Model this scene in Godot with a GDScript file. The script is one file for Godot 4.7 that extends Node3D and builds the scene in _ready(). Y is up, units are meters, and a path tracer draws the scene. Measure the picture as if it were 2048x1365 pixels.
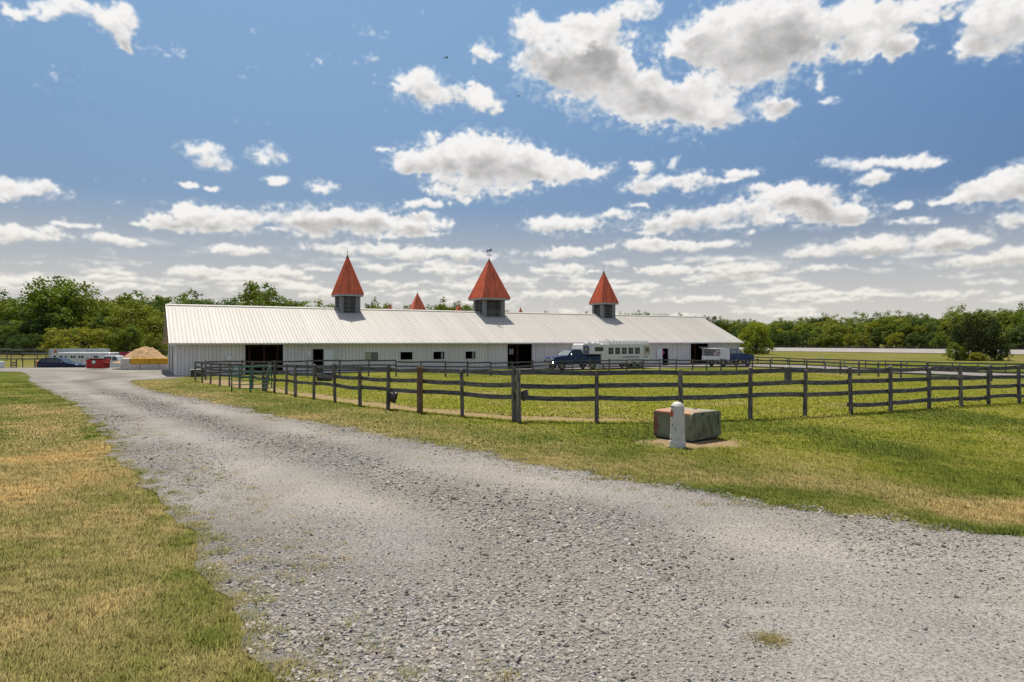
extends Node3D

const EYE := 2.2
const EXPOSURE := 1.22
var rng := RandomNumberGenerator.new()
var taken := {}
var mats := {}

# ---------------------------------------------------------------- noise
func fbm(sd: int, f: float, oct := 4, gain := 0.5) -> FastNoiseLite:
	var n := FastNoiseLite.new()
	n.seed = sd
	n.noise_type = FastNoiseLite.TYPE_SIMPLEX_SMOOTH
	n.fractal_type = FastNoiseLite.FRACTAL_FBM
	n.frequency = f
	n.fractal_octaves = oct
	n.fractal_gain = gain
	return n

var nA := fbm(11, 0.055, 3)
var nB := fbm(12, 0.33, 4, 0.6)
var nC := fbm(13, 1.7, 3)
var nD := fbm(14, 0.16, 3)
var nE := fbm(15, 0.9, 3)

func ss(a: float, b: float, x: float) -> float:
	return smoothstep(a, b, x)

func lin(r: float, g: float, b: float) -> Color:   # linear base colour -> sRGB albedo
	return Color(r, g, b).linear_to_srgb()

# ---------------------------------------------------------------- mesh building
class MB:
	var v := PackedVector3Array()
	var n := PackedVector3Array()
	var uv := PackedVector2Array()
	var c := PackedColorArray()
	var col := Color.WHITE
	func tri(a: Vector3, b: Vector3, d: Vector3, ua := Vector2.ZERO, ub := Vector2.ZERO, ud := Vector2.ZERO) -> void:   # seen counter-clockwise
		var nn := (b - a).cross(d - a)
		if nn.length_squared() < 1e-14:
			return
		nn = nn.normalized()
		v.append(a); v.append(d); v.append(b)
		n.append(nn); n.append(nn); n.append(nn)
		uv.append(ua); uv.append(ud); uv.append(ub)
		c.append(col); c.append(col); c.append(col)
	func stri(a: Vector3, b: Vector3, d: Vector3, na: Vector3, nb: Vector3, nd: Vector3) -> void:   # smooth
		v.append(a); v.append(d); v.append(b)
		n.append(na); n.append(nd); n.append(nb)
		uv.append(Vector2.ZERO); uv.append(Vector2.ZERO); uv.append(Vector2.ZERO)
		c.append(col); c.append(col); c.append(col)
	func quad(a: Vector3, b: Vector3, d: Vector3, e: Vector3, w := 1.0, h := 1.0) -> void:
		tri(a, b, d, Vector2(0, 0), Vector2(w, 0), Vector2(w, h))
		tri(a, d, e, Vector2(0, 0), Vector2(w, h), Vector2(0, h))
	func box(at: Vector3, size: Vector3, basis := Basis.IDENTITY) -> void:
		var s := size * 0.5
		var p: Array[Vector3] = []
		for i in 8:
			p.append(at + basis * Vector3(s.x if i & 1 else -s.x, s.y if i & 2 else -s.y, s.z if i & 4 else -s.z))
		quad(p[4], p[5], p[7], p[6], size.x, size.y)
		quad(p[1], p[0], p[2], p[3], size.x, size.y)
		quad(p[5], p[1], p[3], p[7], size.z, size.y)
		quad(p[0], p[4], p[6], p[2], size.z, size.y)
		quad(p[6], p[7], p[3], p[2], size.x, size.z)
		quad(p[0], p[1], p[5], p[4], size.x, size.z)
	func span(a: Vector3, b: Vector3) -> void:
		box((a + b) * 0.5, (b - a).abs())
	# a box with chamfered vertical and top edges
	func cbox(at: Vector3, size: Vector3, ch: float, basis := Basis.IDENTITY) -> void:
		var s := size * 0.5
		var rings: Array = []
		for k in 4:
			var y: float = [-s.y, -s.y + ch, s.y - ch, s.y][k]
			var i: float = ch if k == 0 or k == 3 else 0.0
			var x := s.x - i
			var z := s.z - i
			var r: Array[Vector3] = []
			for q in [Vector2(x, z - ch), Vector2(x - ch, z), Vector2(-x + ch, z), Vector2(-x, z - ch), Vector2(-x, -z + ch), Vector2(-x + ch, -z), Vector2(x - ch, -z), Vector2(x, -z + ch)]:
				r.append(at + basis * Vector3(q.x, y, q.y))
			rings.append(r)
		for k in 3:
			for i in 8:
				var j := (i + 1) % 8
				quad(rings[k][j], rings[k][i], rings[k + 1][i], rings[k + 1][j], 0.3, 0.3)
		for i in range(1, 7):
			tri(rings[3][0], rings[3][i + 1], rings[3][i])
			tri(rings[0][0], rings[0][i], rings[0][i + 1])
	func tube(pts: Array, rad: Array, sides := 8, cap := true) -> void:
		var rings: Array = []
		for i in pts.size():
			var dir: Vector3 = (pts[mini(i + 1, pts.size() - 1)] - pts[maxi(i - 1, 0)]).normalized()
			var up := Vector3.UP if absf(dir.y) < 0.95 else Vector3.RIGHT
			var x := dir.cross(up).normalized()
			var y := dir.cross(x)
			var r: Array[Vector3] = []
			var nr: Array[Vector3] = []
			for k in sides:
				var t := TAU * k / sides
				var o := x * cos(t) + y * sin(t)
				r.append(pts[i] + o * rad[i])
				nr.append(o)
			rings.append([r, nr])
		for i in pts.size() - 1:
			for k in sides:
				var j := (k + 1) % sides
				var A: Array = rings[i]
				var B2: Array = rings[i + 1]
				stri(A[0][k], A[0][j], B2[0][j], A[1][k], A[1][j], B2[1][j])
				stri(A[0][k], B2[0][j], B2[0][k], A[1][k], B2[1][j], B2[1][k])
		if cap:
			for k in range(1, sides - 1):
				var e: Array = rings[pts.size() - 1][0]
				var f: Array = rings[0][0]
				tri(e[0], e[k], e[k + 1])
				tri(f[0], f[k + 1], f[k])
	# side profile (x, y) drawn out across z; hw gives a half width for each point
	func prism(poly: PackedVector2Array, hw: Array) -> void:
		var idx := Geometry2D.triangulate_polygon(poly)
		var ccw := not Geometry2D.is_polygon_clockwise(poly)
		for s in [1.0, -1.0]:
			for t in range(0, idx.size(), 3):
				var q: Array[Vector3] = []
				for k in 3:
					var i := idx[t + k]
					q.append(Vector3(poly[i].x, poly[i].y, s * hw[i]))
				var cr := (q[1] - q[0]).cross(q[2] - q[0]).z
				if cr * s > 0.0:
					tri(q[0], q[1], q[2])
				else:
					tri(q[0], q[2], q[1])
		for i in poly.size():
			var j := (i + 1) % poly.size()
			var a := Vector3(poly[i].x, poly[i].y, hw[i])
			var b := Vector3(poly[j].x, poly[j].y, hw[j])
			var a2 := Vector3(a.x, a.y, -hw[i])
			var b2 := Vector3(b.x, b.y, -hw[j])
			if ccw:
				quad(a2, b2, b, a)
			else:
				quad(a, b, b2, a2)
	func lathe(prof: Array, sides := 16, at := Vector3.ZERO) -> void:   # prof: Vector2(radius, y) from the bottom up
		for i in prof.size() - 1:
			var p: Vector2 = prof[i]
			var q: Vector2 = prof[i + 1]
			var sl := (q - p).normalized()
			for k in sides:
				var t0 := TAU * k / sides
				var t1 := TAU * (k + 1) / sides
				var d0 := Vector3(cos(t0), 0, -sin(t0))
				var d1 := Vector3(cos(t1), 0, -sin(t1))
				var n0 := (d0 * sl.y - Vector3.UP * sl.x).normalized()
				var n1 := (d1 * sl.y - Vector3.UP * sl.x).normalized()
				var a := at + d0 * p.x + Vector3.UP * p.y
				var b := at + d1 * p.x + Vector3.UP * p.y
				var d := at + d1 * q.x + Vector3.UP * q.y
				var e := at + d0 * q.x + Vector3.UP * q.y
				if p.x > 1e-5:
					stri(a, b, d, n0, n1, n1)
				if q.x > 1e-5:
					stri(a, d, e, n0, n1, n0)
	func mesh() -> ArrayMesh:
		var arr := []
		arr.resize(Mesh.ARRAY_MAX)
		arr[Mesh.ARRAY_VERTEX] = v
		arr[Mesh.ARRAY_NORMAL] = n
		arr[Mesh.ARRAY_TEX_UV] = uv
		arr[Mesh.ARRAY_COLOR] = c
		var m := ArrayMesh.new()
		m.add_surface_from_arrays(Mesh.PRIMITIVE_TRIANGLES, arr)
		return m

# ---------------------------------------------------------------- nodes
func numbered(called: String) -> String:
	if not taken.has(called):
		taken[called] = 0
		return called
	taken[called] += 1
	return "%s_%03d" % [called, taken[called]]

func obj(called: String, mesh, m: Material, parent: Node3D = null, xf := Transform3D()) -> MeshInstance3D:
	var o := MeshInstance3D.new()
	o.mesh = mesh.mesh() if mesh is MB else mesh
	o.material_override = null
	if m:
		o.set_surface_override_material(0, m)
	o.transform = xf
	if parent:
		o.name = called
		parent.add_child(o, true)
	else:
		o.name = numbered(called)
		add_child(o)
	return o

func tag(o: Node, label: String, category := "", group := "", kind := "") -> Node:
	if label: o.set_meta("label", label)
	if category: o.set_meta("category", category)
	if group: o.set_meta("group", group)
	if kind: o.set_meta("kind", kind)
	return o

func thing(called: String, label: String, category: String, at := Vector3.ZERO, turn := 0.0, group := "") -> Node3D:
	var o := Node3D.new()
	o.name = numbered(called)
	add_child(o)
	o.position = at
	o.rotation.y = turn
	tag(o, label, category, group)
	return o

func copy(src: Node3D, at: Vector3, turn := 0.0, sc := Vector3.ONE, label := "") -> Node3D:
	var o: Node3D = src.duplicate()
	o.name = numbered(str(src.get_meta("base_name")))
	add_child(o)
	o.transform = Transform3D(Basis(Vector3.UP, turn).scaled_local(sc), at)
	if label:
		o.set_meta("label", label)
	return o

func mat(key: String, c: Color, rough := 0.8, metal := 0.0, vc := false) -> StandardMaterial3D:
	if mats.has(key):
		return mats[key]
	var m := StandardMaterial3D.new()
	m.resource_name = key
	m.albedo_color = c
	m.roughness = rough
	m.metallic = metal
	m.vertex_color_use_as_albedo = vc
	mats[key] = m
	return m

func noise_tex(sd: int, size: int, f: float, ramp: Array, oct := 5, kind := FastNoiseLite.TYPE_SIMPLEX_SMOOTH, normal := false, bump := 4.0) -> NoiseTexture2D:
	var n := fbm(sd, f, oct, 0.6)
	n.noise_type = kind
	var t := NoiseTexture2D.new()
	t.width = size
	t.height = size
	t.seamless = true
	t.noise = n
	t.as_normal_map = normal
	t.bump_strength = bump
	if ramp:
		var g := Gradient.new()
		g.offsets = PackedFloat32Array(ramp.map(func(r): return r[0]))
		g.colors = PackedColorArray(ramp.map(func(r): return r[1]))
		t.color_ramp = g
	return t

func gray(x: float) -> Color:
	return Color(x, x, x)

# weathered surface: the colour times a soft pattern in the object's own axes
func worn(key: String, c: Color, sd: int, scale: Vector3, lo := 0.7, rough := 0.8, metal := 0.0, bump := 0.0) -> StandardMaterial3D:
	if mats.has(key):
		return mats[key]
	var m := mat(key, c, rough, metal)
	m.albedo_texture = noise_tex(sd, 256, 0.02, [[0.2, gray(lo)], [0.55, gray(0.94)], [0.9, gray(1.0)]])
	m.uv1_triplanar = true
	m.uv1_scale = scale
	if bump > 0.0:
		m.normal_enabled = true
		m.normal_texture = noise_tex(sd + 1, 256, 0.03, [], 4, FastNoiseLite.TYPE_SIMPLEX_SMOOTH, true, bump)
	return m

# ---------------------------------------------------------------- terrain
func ground(x: float, z: float) -> float:
	var d := -z
	var y := -0.7 * ss(16, 50, d)
	var r := x / maxf(d, 1.0)
	var w := ss(0.12, 0.3, r)
	y -= 1.8 * ss(92, 135, d) * w
	var s := (x - 118.0) * 0.807 - (z + 311.0) * 0.59
	y += 1.3 * ss(0, 30, s) * w
	y -= 0.8 * ss(74, 79, d) * (1.0 - ss(92, 112, d)) * ss(0.5, 0.58, -r)
	return y

func on(x: float, z: float, up := 0.0) -> Vector3:
	return Vector3(x, ground(x, z) + up, z)

const RL := [Vector2(-20, 14.5), Vector2(-10, 8.0), Vector2(0, 1.4), Vector2(4.4, -1.54), Vector2(5.03, -1.93), Vector2(6.04, -2.63), Vector2(7.28, -3.38), Vector2(9.17, -4.66), Vector2(11.44, -6.36), Vector2(14.83, -8.79), Vector2(24.8, -15.88), Vector2(47.85, -33.79), Vector2(57, -40.3), Vector2(64, -46.0), Vector2(67, -56.0), Vector2(69, -75.0), Vector2(90, -80.0)]
const RR := [Vector2(-20, 50), Vector2(-10, 40), Vector2(0, 22), Vector2(6, 12), Vector2(7.4, 7.2), Vector2(7.75, 5.3), Vector2(8.26, 4.64), Vector2(8.82, 3.86), Vector2(9.67, 3.03), Vector2(10.48, 2.12), Vector2(11.75, 0.75), Vector2(13.74, -0.93), Vector2(15.28, -2.47), Vector2(16.93, -3.81), Vector2(19.92, -6.77), Vector2(27.82, -12.72), Vector2(37.67, -19.98), Vector2(48.0, -26.9), Vector2(50.2, -28.2), Vector2(52.5, -26.6), Vector2(55.5, -26.2), Vector2(57, -28.0), Vector2(69, -34.8), Vector2(90, -46.0)]

func along(t: Array, d: float) -> float:
	for i in t.size() - 1:
		if d <= t[i + 1].x:
			return lerpf(t[i].y, t[i + 1].y, clampf((d - t[i].x) / (t[i + 1].x - t[i].x), 0, 1))
	return t[t.size() - 1].y

func left_edge(d: float) -> float:
	return along(RL, d) + (nE.get_noise_2d(d * 0.9, 3.0) * 0.20 + nC.get_noise_2d(d * 1.2, 9.0) * 0.07) * clampf(d / 8.0, 0.7, 2.0)
func right_edge(d: float) -> float:
	return along(RR, d) + (nE.get_noise_2d(d * 1.0, 53.0) * 0.26 + nC.get_noise_2d(d * 1.4, 59.0) * 0.10) * clampf(d / 8.0, 0.7, 1.6)

const NEAR_FENCE := [Vector2(-23.11, -49.79), Vector2(-21.43, -47.18), Vector2(-19.95, -45.15), Vector2(-18.46, -43.08), Vector2(-17.28, -41.7), Vector2(-15.83, -39.65), Vector2(-14.6, -38.32), Vector2(-13.2, -36.2), Vector2(-11.6, -33.3), Vector2(-10.59, -31.98), Vector2(-9.49, -29.9), Vector2(-8.12, -27.93), Vector2(-6.72, -25.9), Vector2(-5.33, -23.93), Vector2(-4.07, -22.39), Vector2(-2.88, -21.31), Vector2(-1.46, -20.05), Vector2(0.06, -18.7), Vector2(2.29, -18.42), Vector2(4.64, -18.68), Vector2(6.73, -19.27), Vector2(8.6, -20.03), Vector2(10.34, -20.79), Vector2(12.05, -21.7), Vector2(13.95, -22.8), Vector2(15.68, -23.81), Vector2(17.15, -24.54), Vector2(18.9, -25.4), Vector2(21.0, -26.6), Vector2(23.2, -27.8), Vector2(25.4, -29.1)]
const FAR_FENCE := [Vector2(-22.94, -51.08), Vector2(-20.6, -52.0), Vector2(-18.4, -53.0), Vector2(-16.2, -54.0), Vector2(-13.9, -55.0), Vector2(-11.7, -55.6), Vector2(-9.4, -55.3), Vector2(-7.3, -54.9), Vector2(-5.35, -54.8), Vector2(-3.6, -55.2), Vector2(-1.72, -55.8), Vector2(0.04, -57.6), Vector2(1.85, -60.6), Vector2(3.75, -63.6), Vector2(5.91, -66.4), Vector2(7.69, -66.87), Vector2(9.57, -67.3), Vector2(11.35, -67.6), Vector2(13.0, -67.67), Vector2(14.67, -67.67), Vector2(16.23, -67.5), Vector2(17.9, -67.6), Vector2(19.27, -67.6), Vector2(20.7, -67.6), Vector2(22.2, -67.5), Vector2(23.7, -67.3), Vector2(25.22, -66.53), Vector2(26.6, -65.43), Vector2(27.7, -64.1), Vector2(28.3, -61.6), Vector2(28.4, -59.0), Vector2(28.8, -56.6), Vector2(29.5, -54.9), Vector2(30.5, -53.5), Vector2(31.8, -52.2), Vector2(33.0, -50.4), Vector2(34.3, -48.8), Vector2(35.72, -47.4), Vector2(37.4, -45.8), Vector2(39.2, -44.2)]

func dist_poly(p: Vector2, t: Array) -> float:
	var best := 1e9
	for i in t.size() - 1:
		var q := Geometry2D.get_closest_point_to_segment(p, t[i], t[i + 1])
		best = minf(best, p.distance_squared_to(q))
	return sqrt(best)

var paddock: PackedVector2Array
func in_paddock(p: Vector2) -> bool:
	return Geometry2D.is_point_in_polygon(p, paddock)

func blob(x: float, z: float, cx: float, cz: float, rx: float, rz: float) -> float:
	var q := Vector2((x - cx) / rx, (z - cz) / rz).length()
	return 1.0 - ss(0.55, 1.15, q + 0.22 * nE.get_noise_2d(x * 1.3, z * 1.3))

# what grows where: r = how dry (0 green .. 1 straw), g = bare earth, b = fresh bright green
func cover(x: float, z: float) -> Vector3:
	var d := -z
	var big := nA.get_noise_2d(x, z)
	var mid := nB.get_noise_2d(x, z)
	var fine := nC.get_noise_2d(x, z)
	var patch := nD.get_noise_2d(x * 1.0, z * 0.55)
	var dry := 0.3
	var bare := 0.0
	var fresh := 0.0
	var p := Vector2(x, z)
	if d < 95 and in_paddock(p):
		var df := dist_poly(p, NEAR_FENCE)
		dry = 0.04 + 0.5 * mid + 0.25 * fine + 0.35 * patch
		fresh = 0.95 - 0.5 * maxf(mid, 0.0)
		if x < 6.0:
			bare = (1.0 - ss(1.0, 2.3, df + 0.9 * mid + 0.5 * fine)) * ss(0.1, 0.35, df) * (0.92 - 0.5 * ss(1.0, 6.0, x))
			bare = maxf(bare, 0.75 * blob(x, z, -3.2, -33.5, 5.0, 1.6))
			bare = maxf(bare, 0.9 * (1.0 - ss(2.0, 4.2, df + 1.2 * mid)) * ss(-11.0, -16.0, x))
		else:
			bare = 0.75 * ss(0.28, 0.5, mid + 0.25 * fine) * (1.0 - ss(2.0, 5.5, df))
		var ff := dist_poly(p, FAR_FENCE)
		if x > 20.0:
			bare = maxf(bare, 0.8 * (1.0 - ss(0.8, 2.4, ff + mid)))
		dry = maxf(dry, 0.55 * bare)
	elif d < 95:
		var rl := along(RL, d)
		if x < rl and d < 72:
			var e := rl - x
			dry = 0.07 + 0.8 * mid + 0.8 * patch + 0.35 * fine + 0.3 * big
			dry += 0.75 * (1.0 - ss(0.9, 3.0, absf(x - lerpf(-5.2, -11.2, clampf((d - 8.0) / 9.0, 0, 1.6)) + 0.8 * mid))) * ss(5.0, 9.0, d) * (1.0 - ss(22.0, 34.0, d))
			dry += 0.14 * (1.0 - ss(6.0, 11.0, d))
			dry -= 0.22 * ss(4.0, 7.0, e) + 0.45 * (1.0 - ss(0.15, 0.9, e + 0.3 * mid)) * ss(-0.1, 0.3, nE.get_noise_2d(x, z + 40.0))
			dry -= 0.35 * ss(30, 45, d)
			bare = 0.35 * ss(0.35, 0.55, mid + 0.3 * fine) * (1.0 - ss(1.5, 4.0, e))
			fresh = 0.35 * ss(20, 40, d)
		else:
			var rr := along(RR, d)
			var e2 := (x - rr) * 0.72
			dry = 0.16 + 0.55 * mid + 0.75 * patch + 0.3 * fine + 0.25 * big
			var strip := 1.0 - ss(0.5, 1.5, absf(e2 - 0.3 + 0.5 * mid))
			var near_bend := ss(10.8, 9.8, d)   # lush green edge by the bend, parched edge farther along
			dry += strip * (0.30 * (1.0 - near_bend) - 0.6 * near_bend)
			dry += 0.22 * near_bend * (1.0 - ss(0.3, 1.1, absf(e2 - 1.9 + 0.8 * mid)))
			dry += 0.10 * (1.0 - ss(1.0, 3.0, e2)) - 0.22 * ss(2.6, 4.5, e2)
			fresh = 0.7 * ss(1.6, 4.5, e2) * (0.85 + patch)
			bare = 0.4 * ss(0.3, 0.6, mid + 0.5 * fine) * (1.0 - ss(0.2, 0.9, e2)) * (1.0 - near_bend)
			var tan_patch := blob(x, z, 6.6, -8.75, 1.7, 0.85)
			dry = lerpf(dry, 1.2, tan_patch * (0.8 + 0.3 * mid))
			fresh *= 1.0 - tan_patch
			bare = maxf(bare, 0.4 * tan_patch * ss(0.0, 0.4, fine + mid))
			bare = maxf(bare, blob(x, z, 3.9, -14.75, 1.35, 0.95) * 0.98)
			bare = maxf(bare, 0.35 * blob(x, z, 13.0, -17.5, 3.5, 0.8))
	else:
		dry = 0.34 + 0.5 * nA.get_noise_2d(x * 0.5, z * 1.6) + 0.2 * mid
		fresh = 0.4
	return Vector3(clampf(dry, -0.5, 1.2), clampf(bare, 0, 1), clampf(fresh, 0, 1))

const GREEN := Color(0.110, 0.136, 0.022)
const BRIGHT := Color(0.192, 0.212, 0.013)
const STRAW := Color(0.330, 0.255, 0.122)
const EARTH := Color(0.36, 0.265, 0.16)
func cover_color(k: Vector3) -> Color:
	var c := GREEN.lerp(BRIGHT, k.z)
	c = c.lerp(Color(0.075, 0.105, 0.018), clampf(-k.x * 1.6, 0, 0.8))
	c = c.lerp(STRAW, clampf(k.x * 0.9, 0, 1))
	c = c.lerp(Color(0.42, 0.285, 0.105), clampf((k.x - 0.9) * 2.5, 0, 0.8))
	return c.lerp(EARTH, k.y)

func lines(lo: float, hi: float, fine_lo: float, fine_hi: float, step: float, grow: float) -> PackedFloat32Array:
	var out: Array[float] = []
	var x := fine_lo
	while x <= fine_hi:
		out.append(x)
		x += step
	var s := step
	while x < hi:
		out.append(x)
		s *= grow
		x += s
	out.append(hi)
	x = fine_lo - step
	s = step
	while x > lo:
		out.append(x)
		s *= grow
		x -= s
	out.append(lo)
	out.sort()
	return PackedFloat32Array(out)

func grid_mesh(xs: PackedFloat32Array, zs: PackedFloat32Array, lift: float, colour: Callable) -> ArrayMesh:
	var v := PackedVector3Array()
	var n := PackedVector3Array()
	var c := PackedColorArray()
	var idx := PackedInt32Array()
	for z in zs:
		for x in xs:
			v.append(Vector3(x, ground(x, z) + lift, z))
			var gx := (ground(x + 0.5, z) - ground(x - 0.5, z))
			var gz := (ground(x, z + 0.5) - ground(x, z - 0.5))
			n.append(Vector3(-gx, 1, -gz).normalized())
			c.append(colour.call(x, z))
	var w := xs.size()
	for j in zs.size() - 1:
		for i in w - 1:
			var a := j * w + i   # zs ascend: j+1 is nearer the viewer
			idx.append_array([a, a + 1, a + w, a + 1, a + w + 1, a + w])
	return indexed(v, n, c, idx)

func indexed(v: PackedVector3Array, n: PackedVector3Array, c: PackedColorArray, idx: PackedInt32Array) -> ArrayMesh:
	var arr := []
	arr.resize(Mesh.ARRAY_MAX)
	arr[Mesh.ARRAY_VERTEX] = v
	arr[Mesh.ARRAY_NORMAL] = n
	arr[Mesh.ARRAY_COLOR] = c
	arr[Mesh.ARRAY_INDEX] = idx
	var m := ArrayMesh.new()
	m.add_surface_from_arrays(Mesh.PRIMITIVE_TRIANGLES, arr)
	return m

# rows of points, each row from one edge to the other
func sheet(rows: Array, lift: float, colour: Callable) -> ArrayMesh:
	var v := PackedVector3Array()
	var n := PackedVector3Array()
	var c := PackedColorArray()
	var idx := PackedInt32Array()
	var w: int = rows[0].size()
	for r in rows:
		for p in r:
			v.append(Vector3(p.x, ground(p.x, p.y) + lift, p.y))
			n.append(Vector3.UP)
			c.append(colour.call(p.x, p.y))
	for j in rows.size() - 1:
		for i in w - 1:
			var a := j * w + i
			var flip: bool = (rows[j][i + 1] - rows[j][i]).cross(rows[j + 1][i] - rows[j][i]) < 0.0
			if flip:
				idx.append_array([a, a + w, a + 1, a + 1, a + w, a + w + 1])
			else:
				idx.append_array([a, a + 1, a + w, a + 1, a + w + 1, a + w])
	return indexed(v, n, c, idx)

func tracks(x: float, z: float) -> float:   # 1 in the worn wheel tracks, below 0 on the loose crown
	var d := -z
	var k := 0.0
	if d > 4.5:
		var rl := along(RL, d)
		var rr := minf(along(RR, d), rl + 5.2 + d * 0.42)
		var f := (x - rl) / maxf(rr - rl, 1.0)
		var wob := 0.06 * nD.get_noise_2d(d * 1.1, 4.0)
		k = exp(-pow((f - 0.30 + wob) / 0.10, 2)) + exp(-pow((f - 0.78 + wob) / 0.12, 2)) - 0.8 * exp(-pow((f - 0.53 + wob) / 0.11, 2))
		k *= ss(5.0, 9.0, d)
	k += (1.0 - ss(6.0, 10.0, d)) * (ss(0.3, 2.0, x - 0.1 * d) * 0.7 - 0.5 * ss(1.2, -0.8, x))
	return k

func gravel_color(x: float, z: float) -> Color:
	var g := 0.275 + 0.06 * nD.get_noise_2d(x, z) + 0.07 * nB.get_noise_2d(x * 1.2, z * 1.2) + 0.03 * nC.get_noise_2d(x, z)
	g += 0.06 * tracks(x, z)
	var warm := 0.9 + 1.3 * nB.get_noise_2d(x * 0.7 + 90.0, z * 0.7)
	return Color(g * (1.01 + 0.04 * warm), g * (0.99 + 0.01 * warm), g * (0.97 - 0.05 * warm))

# ---------------------------------------------------------------- sky
const CLOUDS := [3.6, 22.00, 3.97, 3.14, 7.3, 21.15, 5.16, 3.75, 6.5, 23.50, 3.11, 2.29, 11.0, 19.13, 5.26, 2.55, 14.6, 18.08, 4.32, 2.36, 18.5, 17.64, 3.40, 1.27, 21.3, 17.45, 1.46, 0.78, 1.5, 24.68, 2.10, 0.92, 7.1, 24.86, 2.48, 0.83, 18.1, 22.42, 5.69, 2.79, 20.7, 20.74, 4.22, 2.36, 22.9, 22.79, 3.38, 2.71, 14.4, 22.80, 2.76, 1.30, 21.4, 24.47, 4.00, 2.15, 16.6, 24.28, 2.31, 1.41, 26.3, 22.87, 3.03, 1.88, 27.0, 21.14, 2.00, 1.35, 29.3, 21.69, 2.39, 1.76, 30.1, 20.43, 1.57, 0.94, 31.2, 22.55, 2.15, 1.01, 35.1, 20.15, 2.10, 1.89, 36.8, 20.36, 1.88, 2.52, 35.4, 21.73, 2.51, 1.71, 24.5, 19.04, 0.63, 0.92, 24.9, 17.53, 0.59, 0.42, 10.2, 25.80, 2.52, 0.99, -6.4, 19.91, 3.52, 1.50, -2.7, 19.26, 1.93, 1.05, -8.0, 20.58, 1.98, 1.16, -7.6, 21.22, 1.24, 0.83, -2.4, 23.09, 1.26, 0.92, -5.2, 14.89, 4.79, 1.92, -2.5, 15.33, 4.61, 1.93, 0.9, 14.28, 4.83, 1.93, 4.6, 13.77, 3.75, 1.17, -2.5, 12.80, 4.82, 1.51, -8.3, 14.53, 2.55, 1.08, -10.6, 15.40, 1.05, 0.29, -24.7, 14.39, 1.80, 0.76, -23.4, 13.40, 1.63, 0.85, -19.5, 14.42, 1.57, 0.79, -19.3, 12.53, 1.35, 0.44, -15.5, 12.21, 1.48, 0.65, -23.9, 11.46, 0.70, 0.23, -25.6, 11.74, 0.68, 0.23, -34.9, 10.30, 2.12, 0.83, -36.7, 9.91, 1.75, 0.74, -35.1, 7.26, 1.83, 0.69, -36.7, 7.18, 1.48, 0.74, -30.7, 7.31, 2.64, 0.47, -25.1, 9.14, 3.44, 1.29, -22.6, 9.24, 3.04, 1.16, -27.4, 8.52, 1.65, 0.45, -15.7, 9.51, 5.64, 1.54, -11.6, 9.67, 4.83, 1.48, -7.9, 9.37, 2.88, 1.16, -18.8, 9.74, 3.01, 0.95, -7.3, 11.24, 2.27, 0.46, -21.7, 7.04, 3.08, 0.51, -13.4, 7.49, 4.97, 0.61, -7.3, 7.27, 4.96, 0.67, -2.7, 7.15, 4.19, 0.67, -24.7, 5.19, 2.60, 0.61, -19.3, 5.39, 3.18, 0.55, -10.7, 6.02, 1.62, 0.49, -10.1, 4.60, 2.24, 0.54, -5.0, 5.90, 3.96, 0.50, -1.0, 5.13, 2.94, 0.42, 4.4, 7.35, 3.25, 0.63, 4.0, 5.90, 2.71, 0.54, 4.9, 9.55, 4.17, 1.00, 8.8, 10.36, 1.64, 0.46, 10.6, 11.02, 1.05, 0.29, 11.4, 12.65, 2.62, 0.78, 14.8, 12.63, 2.43, 1.01, 13.4, 14.29, 0.79, 0.57, 11.0, 13.95, 1.05, 0.74, 18.8, 13.13, 1.58, 0.52, 17.7, 12.46, 0.99, 0.40, 13.2, 9.61, 3.58, 1.23, 17.3, 9.74, 4.21, 1.40, 21.4, 10.83, 4.18, 1.33, 24.5, 9.78, 4.17, 1.45, 22.9, 11.32, 2.32, 0.93, 26.5, 9.25, 2.08, 0.75, 10.2, 7.86, 2.44, 0.70, 13.4, 7.69, 3.77, 0.61, 16.9, 7.68, 2.30, 0.44, 25.7, 13.28, 1.98, 0.49, 29.0, 12.90, 3.37, 0.55, 31.2, 12.46, 1.54, 0.36, 27.8, 11.87, 1.38, 0.56, 34.6, 10.07, 2.56, 1.17, 36.7, 10.41, 2.03, 1.75, 32.1, 9.88, 1.27, 0.36, 36.5, 8.12, 1.49, 0.81, 30.2, 8.62, 1.88, 0.33, 29.8, 9.76, 0.63, 0.29, 23.6, 6.76, 2.64, 0.62, 27.0, 7.09, 3.50, 0.86, 30.2, 6.87, 4.07, 0.98, 33.4, 7.06, 2.49, 0.84, 13.0, 5.77, 3.39, 0.57, 19.2, 5.75, 4.68, 0.52, 24.6, 5.53, 2.25, 0.34, 34.2, 5.45, 3.02, 0.63, 36.3, 5.75, 1.91, 0.85, 18.1, 5.07, 5.31, 0.36, -31.6, 22.40, 1.98, 0.79, -29.9, 21.95, 1.20, 1.31, -33.7, 22.06, 1.74, 0.63, -36.2, 21.45, 1.15, 0.47, -29.8, 20.70, 0.63, 0.44, -32.0, 8.04, 1.81, 0.25, -29.9, 3.91, 3.79, 0.44, -35.2, 4.02, 3.64, 0.41, 9.0, 4.45, 2.87, 0.41, 24.3, 3.53, 4.18, 0.42, 32.7, 3.26, 3.57, 0.39, 15.4, 3.33, 4.29, 0.36, -15.7, 3.73, 2.33, 0.57, 3.2, 3.87, 4.60, 0.42]
var ce := PackedFloat32Array()
var bins: Array = []
var sky1 := fbm(31, 0.16, 6, 0.58)
var sky2 := fbm(32, 0.75, 4, 0.6)
var sky3 := fbm(33, 0.22, 5, 0.55)
const SUN := Vector3(-0.143, 0.913, -0.377)

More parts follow.
